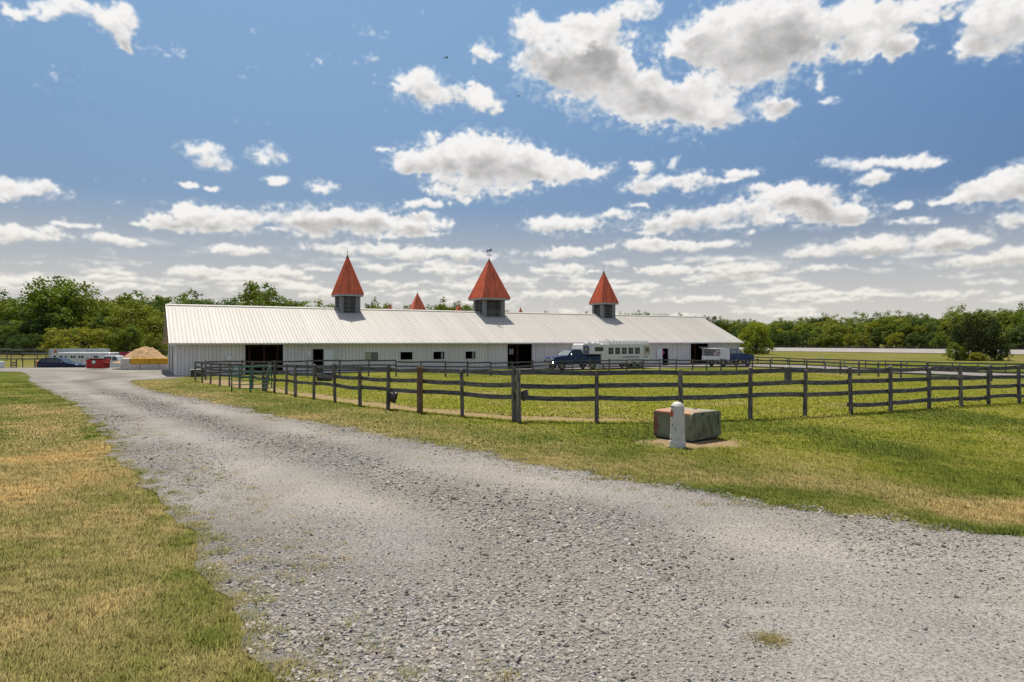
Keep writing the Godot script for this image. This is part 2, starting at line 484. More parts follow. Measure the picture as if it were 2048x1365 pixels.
func cloud_field(a: float, e: float) -> float:
	var acc := 0.0
	var b: PackedInt32Array = bins[clampi(int((a + 180.0) / 4.0), 0, 89)]
	for i in b:
		var dx := a - ce[i]
		if dx > 180.0: dx -= 360.0
		elif dx < -180.0: dx += 360.0
		dx /= ce[i + 2]
		if absf(dx) > 1.3:
			continue
		var dy := (e - ce[i + 1]) / ce[i + 3]
		if dy < 0.0:
			dy *= 1.15
		var q := 1.42 - dx * dx - dy * dy
		if q > 0.0:
			acc += q * q
	return sqrt(acc) * 0.96 - 0.45

func cloud_noise(a: float, e: float) -> float:
	var l := clampf(log(24.0 / (e + 3.0)) / log(2.0), 0.0, 2.99)
	var i := int(l)
	var f := 1.0 * pow(2.0, i)
	return lerpf(sky1.get_noise_2d(a * f, e * f * 1.5), sky1.get_noise_2d(a * f * 2.0 + 77.0, e * f * 3.0), l - i) * 1.25

const AIR := [[-90.0, 206, 205, 203], [0.0, 212, 208, 201], [2.5, 208, 205, 200], [5.0, 203, 202, 199], [8.0, 184, 191, 199], [11.0, 150, 176, 203], [16.0, 135, 167, 203], [27.0, 118, 155, 200], [50.0, 86, 130, 190], [90.1, 74, 116, 182]]

func sky_color(a: float, e: float) -> Color:
	var i := 0
	while e > AIR[i + 1][0]:
		i += 1
	var p: Array = AIR[i]
	var q: Array = AIR[i + 1]
	var t: float = (e - p[0]) / (q[0] - p[0])
	var c := Color(lerpf(p[1], q[1], t), lerpf(p[2], q[2], t), lerpf(p[3], q[3], t)) / 255.0
	if e < -0.5:
		return c
	var ar := deg_to_rad(a)
	var er := deg_to_rad(e)
	var g := SUN.dot(Vector3(sin(ar) * cos(er), sin(er), -cos(ar) * cos(er)))
	var k := lerpf(0.80, 1.07, clampf((g - 0.40) / 0.36, 0.0, 1.9))
	k = lerpf(1.0, k, ss(1.0, 13.0, e))
	c = Color(c.r * pow(k, 1.5), c.g * pow(k, 1.12), c.b * pow(k, 0.62))
	var sc := clampf((e + 3.0) / 22.0, 0.16, 1.1)
	var w1 := sky2.get_noise_2d(a * 0.45 / 1.0, e * 0.6) * 1.1 * sc
	var w2 := sky2.get_noise_2d(a * 0.45 + 50.0, e * 0.6) * 0.8 * sc
	var n := cloud_noise(a, e)
	var fine := sky2.get_noise_2d(a * 1.7, e * 2.2)
	var f := cloud_field(a + w1, e + w2)
	var micro := sky2.get_noise_2d(a * 4.5 + 500.0, e * 5.5)
	var loose := 1.0 - 0.65 * ss(0.45, 1.1, f)
	var den := f + 1.0 * n * lerpf(0.75, 1.0, loose) + (0.38 * fine + 0.18 * micro) * loose * ss(2.0, 10.0, e) - 0.02
	# distant decks near the horizon
	var band := ss(0.3, 2.0, e) * (1.0 - ss(5.0, 8.5, e))
	var deck := 0.0
	if band > 0.0:
		deck = (sky3.get_noise_2d(a * 0.42, e * 2.4) * 1.5 + 0.55 * sky1.get_noise_2d(a * 3.0, e * 6.0) + 0.06) * band
	den = maxf(den, deck * 1.2)
	if den <= 0.0:
		# thin shreds round the clouds
		var veil := ss(-0.40, 0.0, f) * ss(0.05, 0.6, fine + 0.5 * n + 0.35) * 0.28 * ss(5.0, 9.0, e)
		return c.lerp(Color(0.93, 0.93, 0.93), veil)
	var wisp := 0.50 + 0.50 * ss(-0.3, 0.45, sky1.get_noise_2d(a * 0.6 + 300.0, e * 0.6))
	var al := maxf(ss(0.0, wisp, den), 0.28 * ss(-0.40, 0.0, f) * ss(0.05, 0.6, fine + 0.5 * n + 0.35) * ss(5.0, 9.0, e))
	al = lerpf(al, al * (0.6 + 0.3 * ss(0, 0.6, den)), 1.0 - ss(1.0, 7.0, e))
	var st := 0.55 * sc
	var up := cloud_field(a + w1 - st * 0.3, e + w2 + st) + 1.0 * cloud_noise(a - st * 0.3, e + st) * lerpf(0.75, 1.0, loose)
	if band > 0.0:
		up = maxf(up, ((sky3.get_noise_2d(a * 0.42, (e + st) * 2.4) * 1.5 + 0.06 + 0.55 * sky1.get_noise_2d(a * 3.0, (e + st) * 6.0)) * band) * 1.2)
	var rel := clampf((minf(den, 1.3) - minf(up, 1.3)) * 1.0, -1.0, 1.0)
	var far_up := cloud_field(a + w1, e + w2 + 3.2 * sc * 0.6) + 0.5 * n
	var thick := ss(0.25, 1.4, den) * ss(-0.1, 1.0, far_up)
	var billow := cloud_noise(a * 2.2 + 140.0, e * 2.0)
	var lum := 0.925 + 0.10 * rel + 0.06 * billow - 0.23 * thick * ss(0.3, 1.0, f + 0.3 * n) * (0.8 + 0.8 * cloud_noise(a * 0.6 + 40.0, e * 0.8)) + 0.03 * fine
	lum = clampf(lum, 0.66, 0.965)
	var warm := 1.0 - ss(2.0, 12.0, e)
	lum = lerpf(lum, lerpf(0.86, lum, 0.8) - 0.09 * ss(0.1, -0.5, rel), warm)
	var cc := Color(lum * (1.0 + 0.014 * warm), lum * (0.994 + 0.004 * warm), lum * (0.99 - 0.026 * warm))
	return c.lerp(cc, clampf(al, 0, 1))

var sky_bytes: Array = []
func sky_row(j: int) -> void:
	var w: int = sky_job[0]
	var full_w: float = sky_job[1]
	var x0: int = sky_job[2]
	var y0: int = sky_job[3]
	var b := PackedByteArray()
	b.resize(w * 3)
	var e := 90.0 - (y0 + j + 0.5) / (full_w * 0.5) * 180.0
	for i in w:
		var a := fposmod((x0 + i + 0.5) / full_w * 360.0 + 180.0, 360.0) - 180.0
		var c := sky_color(a, e)
		var dith := fposmod(sin(float(i) * 12.9898 + float(j) * 78.233) * 43758.5453, 1.0) - 0.5
		c = (c.srgb_to_linear() * (1.0 / EXPOSURE)).linear_to_srgb()
		b[i * 3] = clampi(roundi(c.r * 255.0 + dith), 0, 255)
		b[i * 3 + 1] = clampi(roundi(c.g * 255.0 + dith), 0, 255)
		b[i * 3 + 2] = clampi(roundi(c.b * 255.0 + dith), 0, 255)
	sky_bytes[j] = b
var sky_job := []
func sky_part(w: int, h: int, full_w: int, x0: int, y0: int) -> Image:
	sky_job = [w, full_w, x0, y0]
	sky_bytes.clear()
	sky_bytes.resize(h)
	var id := WorkerThreadPool.add_group_task(sky_row, h)
	WorkerThreadPool.wait_for_group_task_completion(id)
	var all := PackedByteArray()
	for b in sky_bytes:
		all.append_array(b)
	return Image.create_from_data(w, h, false, Image.FORMAT_RGB8, all)

func make_sky() -> Sky:
	ce = PackedFloat32Array(CLOUDS)
	var r := RandomNumberGenerator.new()
	r.seed = 5
	for i in 420:   # the same kind of sky all round
		var a := r.randf_range(-180, 180)
		var e := 2.0 + 84.0 * pow(r.randf(), 1.7)
		var k := (e + 5.0) / 20.0
		var rx := r.randf_range(1.6, 5.0) * k / maxf(cos(deg_to_rad(e)), 0.2)
		var ry := r.randf_range(0.6, 1.7) * k
		if absf(a) < 39.0 + rx and e - ry < 29.0:
			continue
		for q in 3:
			ce.append_array([a + r.randf_range(-0.8, 0.8) * rx, e + r.randf_range(-0.5, 0.5) * ry, rx * r.randf_range(0.5, 1.0), ry * r.randf_range(0.6, 1.0)])
	for b in 90:
		var lst := PackedInt32Array()
		for i in range(0, ce.size(), 4):
			var dx := absf(fposmod(b * 4.0 - 178.0 - ce[i] + 180.0, 360.0) - 180.0)
			if dx < 4.5 + ce[i + 2] * 1.4:
				lst.append(i)
		bins.append(lst)
	var whole := sky_part(1024, 512, 1024, 0, 0)
	whole.resize(4096, 2048, Image.INTERPOLATE_CUBIC)
	var part := sky_part(944, 344, 4096, 4096 - 472, 690)
	whole.blit_rect(part, Rect2i(0, 0, 472, 344), Vector2i(4096 - 472, 690))
	whole.blit_rect(part, Rect2i(472, 0, 472, 344), Vector2i(0, 690))
	var pm := PanoramaSkyMaterial.new()
	pm.panorama = ImageTexture.create_from_image(whole)
	var sky := Sky.new()
	sky.sky_material = pm
	return sky

# ---------------------------------------------------------------- scene
func _ready() -> void:
	rng.seed = 7
	paddock = PackedVector2Array()
	for p in NEAR_FENCE: paddock.append(p)
	paddock.append(Vector2(40, -40))
	for i in range(FAR_FENCE.size() - 1, -1, -1): paddock.append(FAR_FENCE[i])
	var cam := Camera3D.new()
	cam.name = "camera"
	cam.position = Vector3(0, EYE, 0)
	cam.fov = 53.13
	cam.near = 0.1
	cam.far = 4000.0
	add_child(cam)
	cam.current = true
	var env := Environment.new()
	env.background_mode = Environment.BG_SKY
	env.sky = make_sky()
	env.tonemap_mode = Environment.TONE_MAPPER_LINEAR
	env.tonemap_exposure = EXPOSURE
	env.sdfgi_enabled = true
	env.ssao_enabled = true
	env.ssil_enabled = true
	var we := WorldEnvironment.new()
	we.name = "world_environment"
	we.environment = env
	add_child(we)
	var sun := DirectionalLight3D.new()
	sun.name = "sun"
	sun.light_energy = 1.6
	sun.light_color = Color(1.0, 0.96, 0.9)
	sun.light_angular_distance = 0.5
	sun.shadow_enabled = true
	sun.sky_mode = DirectionalLight3D.SKY_MODE_LIGHT_ONLY
	add_child(sun)
	sun.look_at_from_position(SUN * 100.0, Vector3.ZERO, Vector3.RIGHT)
	make_land()
	make_barn()
	make_back_barns()
	make_paddock()
	make_yard_left()
	make_yard_right()
	make_small_things()
	make_trees()
	make_grass()
	make_gravel()

# ---------------------------------------------------------------- land
func make_land() -> void:
	var gm := mat("turf", Color.WHITE, 1.0, 0.0, true)
	gm.albedo_texture = noise_tex(41, 512, 0.045, [[0.1, Color(0.62, 0.62, 0.6)], [0.5, Color(0.92, 0.92, 0.9)], [0.9, Color(1, 1, 1)]], 6)
	gm.uv1_triplanar = true
	gm.uv1_world_triplanar = true
	gm.uv1_scale = Vector3(0.55, 0.55, 0.55)
	gm.metallic_specular = 0.2
	gm.normal_enabled = true
	gm.normal_texture = noise_tex(42, 512, 0.06, [], 5, FastNoiseLite.TYPE_SIMPLEX_SMOOTH, true, 9.0)
	var xs := lines(-900, 900, -15, 17, 0.22, 1.032)
	var zs := lines(-1400, 30, -27, -4, 0.2, 1.032)
	var g := obj("ground", grid_mesh(xs, zs, 0.0, func(x, z): return cover_color(cover(x, z))), gm)
	tag(g, "mown lawn, paddock and field that reach to the woods", "", "", "structure")

	var rm := mat("crushed_stone", Color.WHITE, 0.95, 0.0, true)
	rm.albedo_texture = noise_tex(43, 1024, 0.03, [[0.0, gray(0.5)], [0.3, gray(0.82)], [0.55, gray(0.96)], [0.75, gray(1.0)]], 5, FastNoiseLite.TYPE_CELLULAR)
	rm.uv1_triplanar = true
	rm.uv1_world_triplanar = true
	rm.uv1_scale = Vector3(0.8, 0.8, 0.8)
	rm.metallic_specular = 0.25
	rm.normal_enabled = true
	rm.normal_scale = 1.0
	rm.normal_texture = noise_tex(44, 1024, 0.045, [], 4, FastNoiseLite.TYPE_SIMPLEX_SMOOTH, true, 14.0)
	var rows := []
	var d := -9.0
	while d < 75.0:
		var l := left_edge(d)
		var r := right_edge(d)
		var row: Array[Vector2] = []
		for i in 29:
			var t := i / 28.0
			row.append(Vector2(lerpf(l, r, t), -d))
		rows.append(row)
		d += clampf(absf(d) * 0.012, 0.07, 0.6)
	var road := obj("gravel_road", sheet(rows, 0.012, gravel_color), rm)
	tag(road, "grey crushed stone road that bends away past the lawn", "", "", "structure")

	# the lane along the barn
	var mid := [Vector3(-26.0, -59.3, 3.4), Vector3(-20, -62.6, 4.2), Vector3(-10, -68.1, 4.2), Vector3(-2, -72.2, 4.6), Vector3(6, -73.6, 9.0), Vector3(16, -78.0, 9.5), Vector3(26, -80.5, 10.5), Vector3(33, -75.0, 8.5), Vector3(38, -65.5, 6.5), Vector3(42, -57, 6.0), Vector3(50, -46, 6.0), Vector3(64, -33, 6.0)]
	obj_lane("lane", mid, 0.02, func(x, z): return Color(0.30, 0.285, 0.27) * (1.0 + 0.25 * nB.get_noise_2d(x, z)), rm, "pale gravel lane in front of the barn")
	var trk := []
	for k in range(-14, 26):
		var c := Vector2(118, -311) + Vector2(0.59, 0.807) * (k * 9.0)
		var row2: Array[Vector2] = []
		for i in 7:
			row2.append(c + Vector2(0.807, -0.59) * (i * 28.0 / 6.0))
		trk.append(row2)
	var tm := worn("track_stone", lin(0.28, 0.262, 0.25), 45, Vector3(0.02, 0.02, 0.02), 0.9, 0.95)
	tag(obj("race_track", sheet(trk, 0.16, func(_x, _z): return Color.WHITE), tm), "pale grey banked track in front of the far woods", "", "", "structure")

func obj_lane(called: String, mid: Array, lift: float, colour: Callable, m: Material, label: String) -> void:
	var rows := []
	for k in mid.size() - 1:
		for s in 10:
			var t := s / 10.0
			var a: Vector3 = mid[maxi(k - 1, 0)]
			var e: Vector3 = mid[mini(k + 2, mid.size() - 1)]
			var p: Vector3 = mid[k].cubic_interpolate(mid[k + 1], a, e, t)
			var q: Vector3 = mid[k].cubic_interpolate(mid[k + 1], a, e, t + 0.05)
			var dir := Vector2(q.x - p.x, q.y - p.y).normalized()
			var nr := Vector2(-dir.y, dir.x)
			var row: Array[Vector2] = []
			for i in 9:
				var o := (i / 8.0 - 0.5) * p.z * (1.0 + 0.1 * nB.get_noise_2d(p.x + i * 50.0, p.y))
				row.append(Vector2(p.x, p.y) + nr * o)
			rows.append(row)
	tag(obj(called, sheet(rows, lift, colour), m), label, "", "", "structure")

# ---------------------------------------------------------------- barn
const TURN := 0.5035
var barn_at := Vector3(-27.9, -0.7, -56.5)
func barn_point(t: float, y: float, out: float) -> Vector3:
	return barn_at + Basis(Vector3.UP, TURN) * Vector3(t, y, out)

# a ribbed sheet, w wide and h high, ribs along y, facing +z
func ribbed(w: float, h: float, pitch: float, rib: float, deep: float, back := 0.03, groove := 0.0) -> ArrayMesh:
	var b := MB.new()
	var pr: Array[Vector2] = []
	var k := maxi(1, roundi(w / pitch))
	var s := w / k
	for i in k:
		var c := s * (i + 0.5)
		pr.append(Vector2(s * i, 0))
		if groove > 0.0:
			pr.append(Vector2(c - rib - groove, 0))
			pr.append(Vector2(c - rib - groove * 0.9, -back * 0.8))
			pr.append(Vector2(c - rib, -back * 0.8))
		else:
			pr.append(Vector2(c - rib, 0))
		pr.append(Vector2(c - rib * 0.55, deep))
		pr.append(Vector2(c + rib * 0.55, deep))
		pr.append(Vector2(c + rib, 0))
	pr.append(Vector2(w, 0))
	for i in pr.size() - 1:
		var p := pr[i]
		var q := pr[i + 1]
		if p.distance_to(q) < 1e-4:
			continue
		b.quad(Vector3(p.x, 0, p.y), Vector3(q.x, 0, q.y), Vector3(q.x, h, q.y), Vector3(p.x, h, p.y), q.x - p.x, h)
	b.quad(Vector3(w, 0, -back), Vector3(0, 0, -back), Vector3(0, h, -back), Vector3(w, h, -back), w, h)
	b.quad(Vector3(0, h, 0), Vector3(w, h, 0), Vector3(w, h, -back), Vector3(0, h, -back))
	b.quad(Vector3(0, 0, -back), Vector3(w, 0, -back), Vector3(w, 0, 0), Vector3(0, 0, 0))
	return b.mesh()

var panel_cache := {}
func wall_span(parent: Node3D, t0: float, t1: float, y0: float, y1: float) -> void:
	if t1 - t0 < 0.05 or y1 - y0 < 0.02:
		return
	var k := maxi(1, roundi((t1 - t0) / 0.9055))
	var w := (t1 - t0) / k
	var key := "%.3f_%.3f" % [w, y1 - y0]
	if not panel_cache.has(key):
		panel_cache[key] = ribbed(w, y1 - y0, 0.30, 0.035, 0.02, 0.05, 0.016)
	for i in k:
		var tint: StandardMaterial3D = [mats["siding"], mats["siding_b"], mats["siding"], mats["siding_c"]][rng.randi() % 4]
		obj("wall_panel", panel_cache[key], tint, parent, Transform3D(Basis(), Vector3(t0 + w * i, y0, 0)))

func make_barn() -> void:
	var b := thing("barn", "long low white metal horse barn with three red spired cupolas along its ridge", "barn", barn_at, TURN)
	var L := 65.2
	var W := 14.0
	var E := 2.9
	var R := 6.19
	for v in [["siding", 0.74], ["siding_b", 0.72], ["siding_c", 0.76]]:
		worn(v[0], lin(v[1] * 1.03, v[1], v[1] * 0.96), 51, Vector3(0.12, 0.03, 0.12), 0.9, 0.55)
	for v in [["roofing", 0.475], ["roofing_b", 0.455], ["roofing_c", 0.495]]:
		var m := worn(v[0], lin(v[1], v[1] * 0.975, v[1] * 0.92), 52, Vector3(0.15, 0.02, 0.15), 0.9, 0.6)
		m.metallic_specular = 0.4
	var trim := worn("white_trim", lin(0.78, 0.78, 0.77), 53, Vector3(0.2, 0.2, 0.2), 0.92, 0.6)
	var dark_wood := worn("barn_timber", lin(0.07, 0.045, 0.035), 54, Vector3(0.3, 2, 2), 0.5, 0.9)
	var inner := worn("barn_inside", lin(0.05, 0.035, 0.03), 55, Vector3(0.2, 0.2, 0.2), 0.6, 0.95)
	var dark := mat("dark_frame", lin(0.03, 0.03, 0.03), 0.7)
	# openings: from, to, sill, head
	var op := [[5.44, 8.61, 0.0, 2.68], [11.28, 12.14, 0.0, 2.1], [16.0, 17.31, 1.08, 1.86], [19.5, 20.78, 1.08, 1.86], [22.92, 24.15, 1.08, 1.86], [26.41, 27.59, 1.08, 1.86], [31.31, 34.29, 0.0, 2.66], [52.4, 53.35, 0.0, 2.02], [56.93, 59.9, 0.0, 2.62]]
	var t := 0.0
	for o in op:
		wall_span(b, t, o[0], 0.0, E)
		wall_span(b, o[0], o[1], o[3], E)
		wall_span(b, o[0], o[1], 0.0, o[2])
		t = o[1]
	wall_span(b, t, L, 0.0, E)
	# inner skin so that the room is closed: lining behind the panels
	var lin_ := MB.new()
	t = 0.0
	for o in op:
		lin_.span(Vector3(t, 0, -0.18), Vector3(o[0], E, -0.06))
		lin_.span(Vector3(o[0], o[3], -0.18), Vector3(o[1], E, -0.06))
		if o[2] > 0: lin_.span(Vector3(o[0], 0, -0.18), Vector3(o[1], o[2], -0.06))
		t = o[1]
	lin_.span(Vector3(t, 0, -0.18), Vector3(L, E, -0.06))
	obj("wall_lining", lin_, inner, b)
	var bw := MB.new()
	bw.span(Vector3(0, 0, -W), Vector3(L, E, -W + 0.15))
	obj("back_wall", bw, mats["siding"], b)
	# gable ends: the near one has two tall door openings
	for end in 2:
		var x0: float = 0.0 if end == 0 else L
		var g := MB.new()
		var doors := [[3.7, 4.7, 2.45], [9.4, 10.4, 2.45]] if end == 0 else []
		var pts := PackedVector2Array()
		pts.append(Vector2(0, 0))
		for q in doors:
			pts.append_array([Vector2(-q[0], 0), Vector2(-q[0], q[2]), Vector2(-q[1], q[2]), Vector2(-q[1], 0)])
		pts.append_array([Vector2(-W, 0), Vector2(-W, E), Vector2(-W / 2, R - 0.04), Vector2(0, E)])
		var hw := []
		for q in pts: hw.append(0.06)
		g.prism(pts, hw)
		# prism runs in x (profile) and z (thickness): turn so that the profile runs along the depth
		obj("gable_wall", g, mats["siding"], b, Transform3D(Basis(Vector3.UP, -PI / 2), Vector3(x0 + (0.06 if end == 0 else -0.06), 0, 0)))
		var rb := MB.new()
		var z := -0.25
		while z > -W + 0.1:
			var top := R - 0.06 - absf(z + W / 2) * 0.47
			var y0 := 0.0
			for q in doors:
				if z < -q[0] + 0.05 and z > -q[1] - 0.05: y0 = q[2]
			rb.box(Vector3(x0 + (-0.012 if end == 0 else 0.012), (y0 + top) / 2, z), Vector3(0.024, top - y0, 0.05))
			z -= 0.3
		obj("gable_rib", rb, mats["siding_b"], b)
		for q in doors:
			var f := MB.new()
			f.span(Vector3(-0.03, 0, -q[0] - 0.06), Vector3(0.1, q[2], -q[0]))
			f.span(Vector3(-0.03, 0, -q[1]), Vector3(0.1, q[2], -q[1] + 0.06))
			f.span(Vector3(-0.03, q[2] - 0.07, -q[1] + 0.06), Vector3(0.1, q[2], -q[0] - 0.06))
			obj("door_frame", f, dark, b)
	# partitions and timbers that the open doors show
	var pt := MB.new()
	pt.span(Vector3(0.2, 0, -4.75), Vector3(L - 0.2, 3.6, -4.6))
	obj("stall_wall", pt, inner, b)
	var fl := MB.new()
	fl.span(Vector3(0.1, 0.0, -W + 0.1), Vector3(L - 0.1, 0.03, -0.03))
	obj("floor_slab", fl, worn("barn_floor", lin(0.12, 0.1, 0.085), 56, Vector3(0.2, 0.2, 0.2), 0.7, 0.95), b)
	for x in [6.0, 7.25, 8.4, 31.6, 33.35, 57.2, 59.2, 12.6, 18.0, 25.0]:
		var po := MB.new()
		po.cbox(Vector3(x, 1.5, -1.6), Vector3(0.14, 3.0, 0.14), 0.012)
		obj("timber_post", po, worn("timber_red", lin(0.16, 0.07, 0.06), 57, Vector3(1, 0.3, 1), 0.6, 0.9), b)
	for sp in [[5.5, 8.6], [31.35, 34.25], [57.0, 59.85]]:
		var hb := MB.new()
		hb.span(Vector3(sp[0], 2.42, -1.68), Vector3(sp[1], 2.55, -1.52))
		obj("timber_beam", hb, mats["timber_red"], b)
	# front trim: head tracks, jambs, corner boards, gutters, downspouts
	for o in [[5.3, 8.85, 2.68], [31.15, 34.65, 2.66], [56.8, 60.15, 2.62]]:
		var tr := MB.new()
		tr.cbox(Vector3((o[0] + o[1]) / 2, o[2] + 0.06, 0.075), Vector3(o[1] - o[0], 0.1, 0.09), 0.01)
		obj("door_track", tr, trim, b)
		var ja := MB.new()
		ja.span(Vector3(o[1] - 0.24, 0, 0.002), Vector3(o[1] - 0.1, o[2], 0.07))
		obj("door_jamb", ja, trim, b)
		var jb := MB.new()
		jb.span(Vector3(o[0] + 0.03, 0, -0.03), Vector3(o[0] + 0.14, o[2], 0.05))
		obj("door_jamb", jb, mats["siding_c"], b)
	for o in [[16.0, 17.31], [19.5, 20.78], [22.92, 24.15], [26.41, 27.59]]:
		var w := MB.new()
		w.span(Vector3(o[0] - 0.06, 1.03, 0.002), Vector3(o[0] + 0.02, 1.91, 0.062))
		w.span(Vector3(o[1] - 0.02, 1.03, 0.002), Vector3(o[1] + 0.06, 1.91, 0.062))
		w.span(Vector3(o[0] + 0.02, 1.84, 0.002), Vector3(o[1] - 0.02, 1.91, 0.06))
		w.span(Vector3(o[0] + 0.02, 1.03, 0.002), Vector3(o[1] - 0.02, 1.09, 0.06))
		var wn := obj("window", w, trim, b)
		var k := int(o[0])
		var s := MB.new()
		if k == 16:
			s.span(Vector3(o[0] + 0.08, 1.12, -0.1), Vector3(o[0] + 0.62, 1.81, -0.07))
			obj("window_board", s, worn("beige_board", lin(0.42, 0.36, 0.24), 58, Vector3(0.5, 0.5, 0.5), 0.8), wn)
		elif k == 22 or k == 26:
			s.span(Vector3(o[1] - 0.36, 1.12, -0.06), Vector3(o[1] - 0.12, 1.81, -0.03))
			obj("sash", s, worn("gray_sash", lin(0.3, 0.3, 0.29), 59, Vector3(0.5, 0.5, 0.5), 0.8), wn)
		else:
			s.span(Vector3(o[1] - 0.2, 1.12, -0.06), Vector3(o[1] - 0.16, 1.81, -0.03))
			obj("sash", s, dark, wn)
		if k != 16:
			continue   # the other sashes stand open
		var pn := MB.new()
		pn.span(Vector3(o[0] + 0.05, 1.12, -0.025), Vector3(o[1] - 0.05, 1.81, -0.02))
		var gl := mat("window_glass", Color(0.8, 0.85, 0.85, 0.12), 0.03)
		gl.transparency = BaseMaterial3D.TRANSPARENCY_ALPHA
		obj("pane", pn, gl, wn)
	# walk doors, each a leaf swung flat against the wall
	for o in [[12.17, 13.03, 2.08], [51.5, 52.37, 2.0]]:
		var dr := MB.new()
		dr.cbox(Vector3((o[0] + o[1]) / 2, o[2] / 2 + 0.03, 0.09), Vector3(o[1] - o[0], o[2], 0.045), 0.006)
		var dn := obj("door", dr, worn("door_paint", lin(0.74, 0.76, 0.78), 60, Vector3(0.3, 0.3, 0.3), 0.93, 0.45), b)
		var hd := MB.new()
		hd.tube([Vector3(o[1] - 0.09 if o[0] < 20 else o[0] + 0.09, 1.02, 0.11), Vector3(o[1] - 0.09 if o[0] < 20 else o[0] + 0.09, 1.02, 0.17)], [0.03, 0.035], 8)
		obj("handle", hd, mat("steel", gray(0.7), 0.3, 1.0), dn)
	for o in [[11.28, 12.14, 2.1], [52.4, 53.35, 2.02]]:
		var f := MB.new()
		f.span(Vector3(o[0] - 0.07, 0, 0.002), Vector3(o[0], o[2] + 0.07, 0.05))
		f.span(Vector3(o[1], 0, 0.002), Vector3(o[1] + 0.025, o[2] + 0.07, 0.05))
		f.span(Vector3(o[0], o[2], 0.002), Vector3(o[1], o[2] + 0.07, 0.05))
		obj("door_frame", f, dark if o[0] < 20 else trim, b)
	for x in [0.06, 13.55, 29.08, 54.9, 65.14]:
		var ds := MB.new()
		var wd := 0.1 if x > 0.1 and x < 65 else 0.14
		ds.cbox(Vector3(x, 1.33, 0.09), Vector3(wd, 2.62, 0.09), 0.015)
		ds.tube([Vector3(x, 2.55, 0.09), Vector3(x, 2.7, 0.2), Vector3(x, 2.74, 0.38)], [0.05, 0.05, 0.05], 6)
		obj("downspout", ds, trim, b)
	for x in [0.0, L]:
		var cb := MB.new()
		cb.span(Vector3(x - 0.06 if x < 1 else x - 0.14, 0, -0.02), Vector3(x + 0.14 if x < 1 else x + 0.06, E - 0.05, 0.045))
		obj("corner_trim", cb, trim, b)
	var gu := MB.new()   # gutter and soffit along the eave
	gu.prism(PackedVector2Array([Vector2(0.34, 2.60), Vector2(0.46, 2.60), Vector2(0.49, 2.64), Vector2(0.49, 2.735), Vector2(0.34, 2.735)]), [L / 2 + 0.42, L / 2 + 0.42, L / 2 + 0.42, L / 2 + 0.42, L / 2 + 0.42])
	obj("gutter", gu, trim, b, Transform3D(Basis(Vector3.UP, -PI / 2), Vector3(L / 2, 0, 0)))
	var sf := MB.new()
	sf.span(Vector3(-0.4, 2.66, 0.03), Vector3(L + 0.4, 2.69, 0.335))
	obj("soffit", sf, mats["siding_c"], b)
	# roof: panels with standing ribs, ridge cap, rakes
	var ang := atan2(R - E, W / 2)
	var slope := (W / 2 + 0.46) / cos(ang)
	var n := 73
	var pw := (L + 0.9) / n
	var sheet_ := ribbed(pw, slope, pw / 3.0, 0.05, 0.038, 0.02)
	for side in 2:
		var dirv := Vector3(0, -sin(ang), cos(ang)) if side == 0 else Vector3(0, -sin(ang), -cos(ang))
		for i in n:
			var x := -0.45 + pw * i
			# the sheet's y runs from eave to ridge
			var by := -dirv
			var bx := Vector3.RIGHT if side == 0 else Vector3.LEFT
			var xf := Transform3D(Basis(bx, by, bx.cross(by)), Vector3(x if side == 0 else x + pw, R + 0.03, -W / 2) + dirv * slope)
			obj("roof_panel", sheet_, [mats["roofing"], mats["roofing"], mats["roofing_b"], mats["roofing_c"]][rng.randi() % 4], b, xf)
	var cap := MB.new()
	cap.prism(PackedVector2Array([Vector2(-0.22, R - 0.03), Vector2(0, R + 0.075), Vector2(0.22, R - 0.03), Vector2(0.22, R + 0.01), Vector2(0, R + 0.115), Vector2(-0.22, R + 0.01)]), [L / 2 + 0.46, L / 2 + 0.46, L / 2 + 0.46, L / 2 + 0.46, L / 2 + 0.46, L / 2 + 0.46])
	obj("ridge_cap", cap, mats["roofing_c"], b, Transform3D(Basis(Vector3.UP, -PI / 2), Vector3(L / 2, 0, -W / 2)))
	for end in 2:
		for side in 2:
			var rk := MB.new()
			var x := -0.47 if end == 0 else L + 0.47
			var ctr := Vector3(x, R + 0.0, -W / 2) + Vector3(0, -sin(ang), cos(ang) * (1 if side == 0 else -1)) * slope / 2
			rk.box(ctr + Vector3(0, -0.05, 0), Vector3(0.035, 0.2, slope), Basis(Vector3.RIGHT, ang * (1 if side == 0 else -1)))
			obj("rake_board", rk, trim if side == 0 else worn("rake_tan", lin(0.45, 0.40, 0.33), 61, Vector3(0.4, 0.4, 0.4), 0.8), b)
			var us := MB.new()
			us.box(ctr + Vector3(0.22 if end == 0 else -0.22, -0.09, 0), Vector3(0.42, 0.03, slope), Basis(Vector3.RIGHT, ang * (1 if side == 0 else -1)))
			obj("rake_soffit", us, mats["siding_c"] if side == 0 else mats["rake_tan"], b)
	var lamp := MB.new()
	lamp.cbox(Vector3(-0.36, R - 0.48, -W / 2 + 0.15), Vector3(0.3, 0.22, 0.26), 0.03)
	obj("gable_lamp", lamp, mat("lamp_amber", lin(0.5, 0.36, 0.1), 0.4), b)
	for x in [0.6, 8.0, 14.0, 24.0, 29.6, 42.0, 56.0]:
		var lr := MB.new()
		lr.lathe([Vector2(0.05, R + 0.1), Vector2(0.05, R + 0.16), Vector2(0.014, R + 0.2), Vector2(0.01, R + 0.5), Vector2(0.001, R + 0.55)], 7, Vector3(x, 0, -W / 2))
		obj("lightning_rod", lr, mat("steel", gray(0.7), 0.3, 1.0), b)
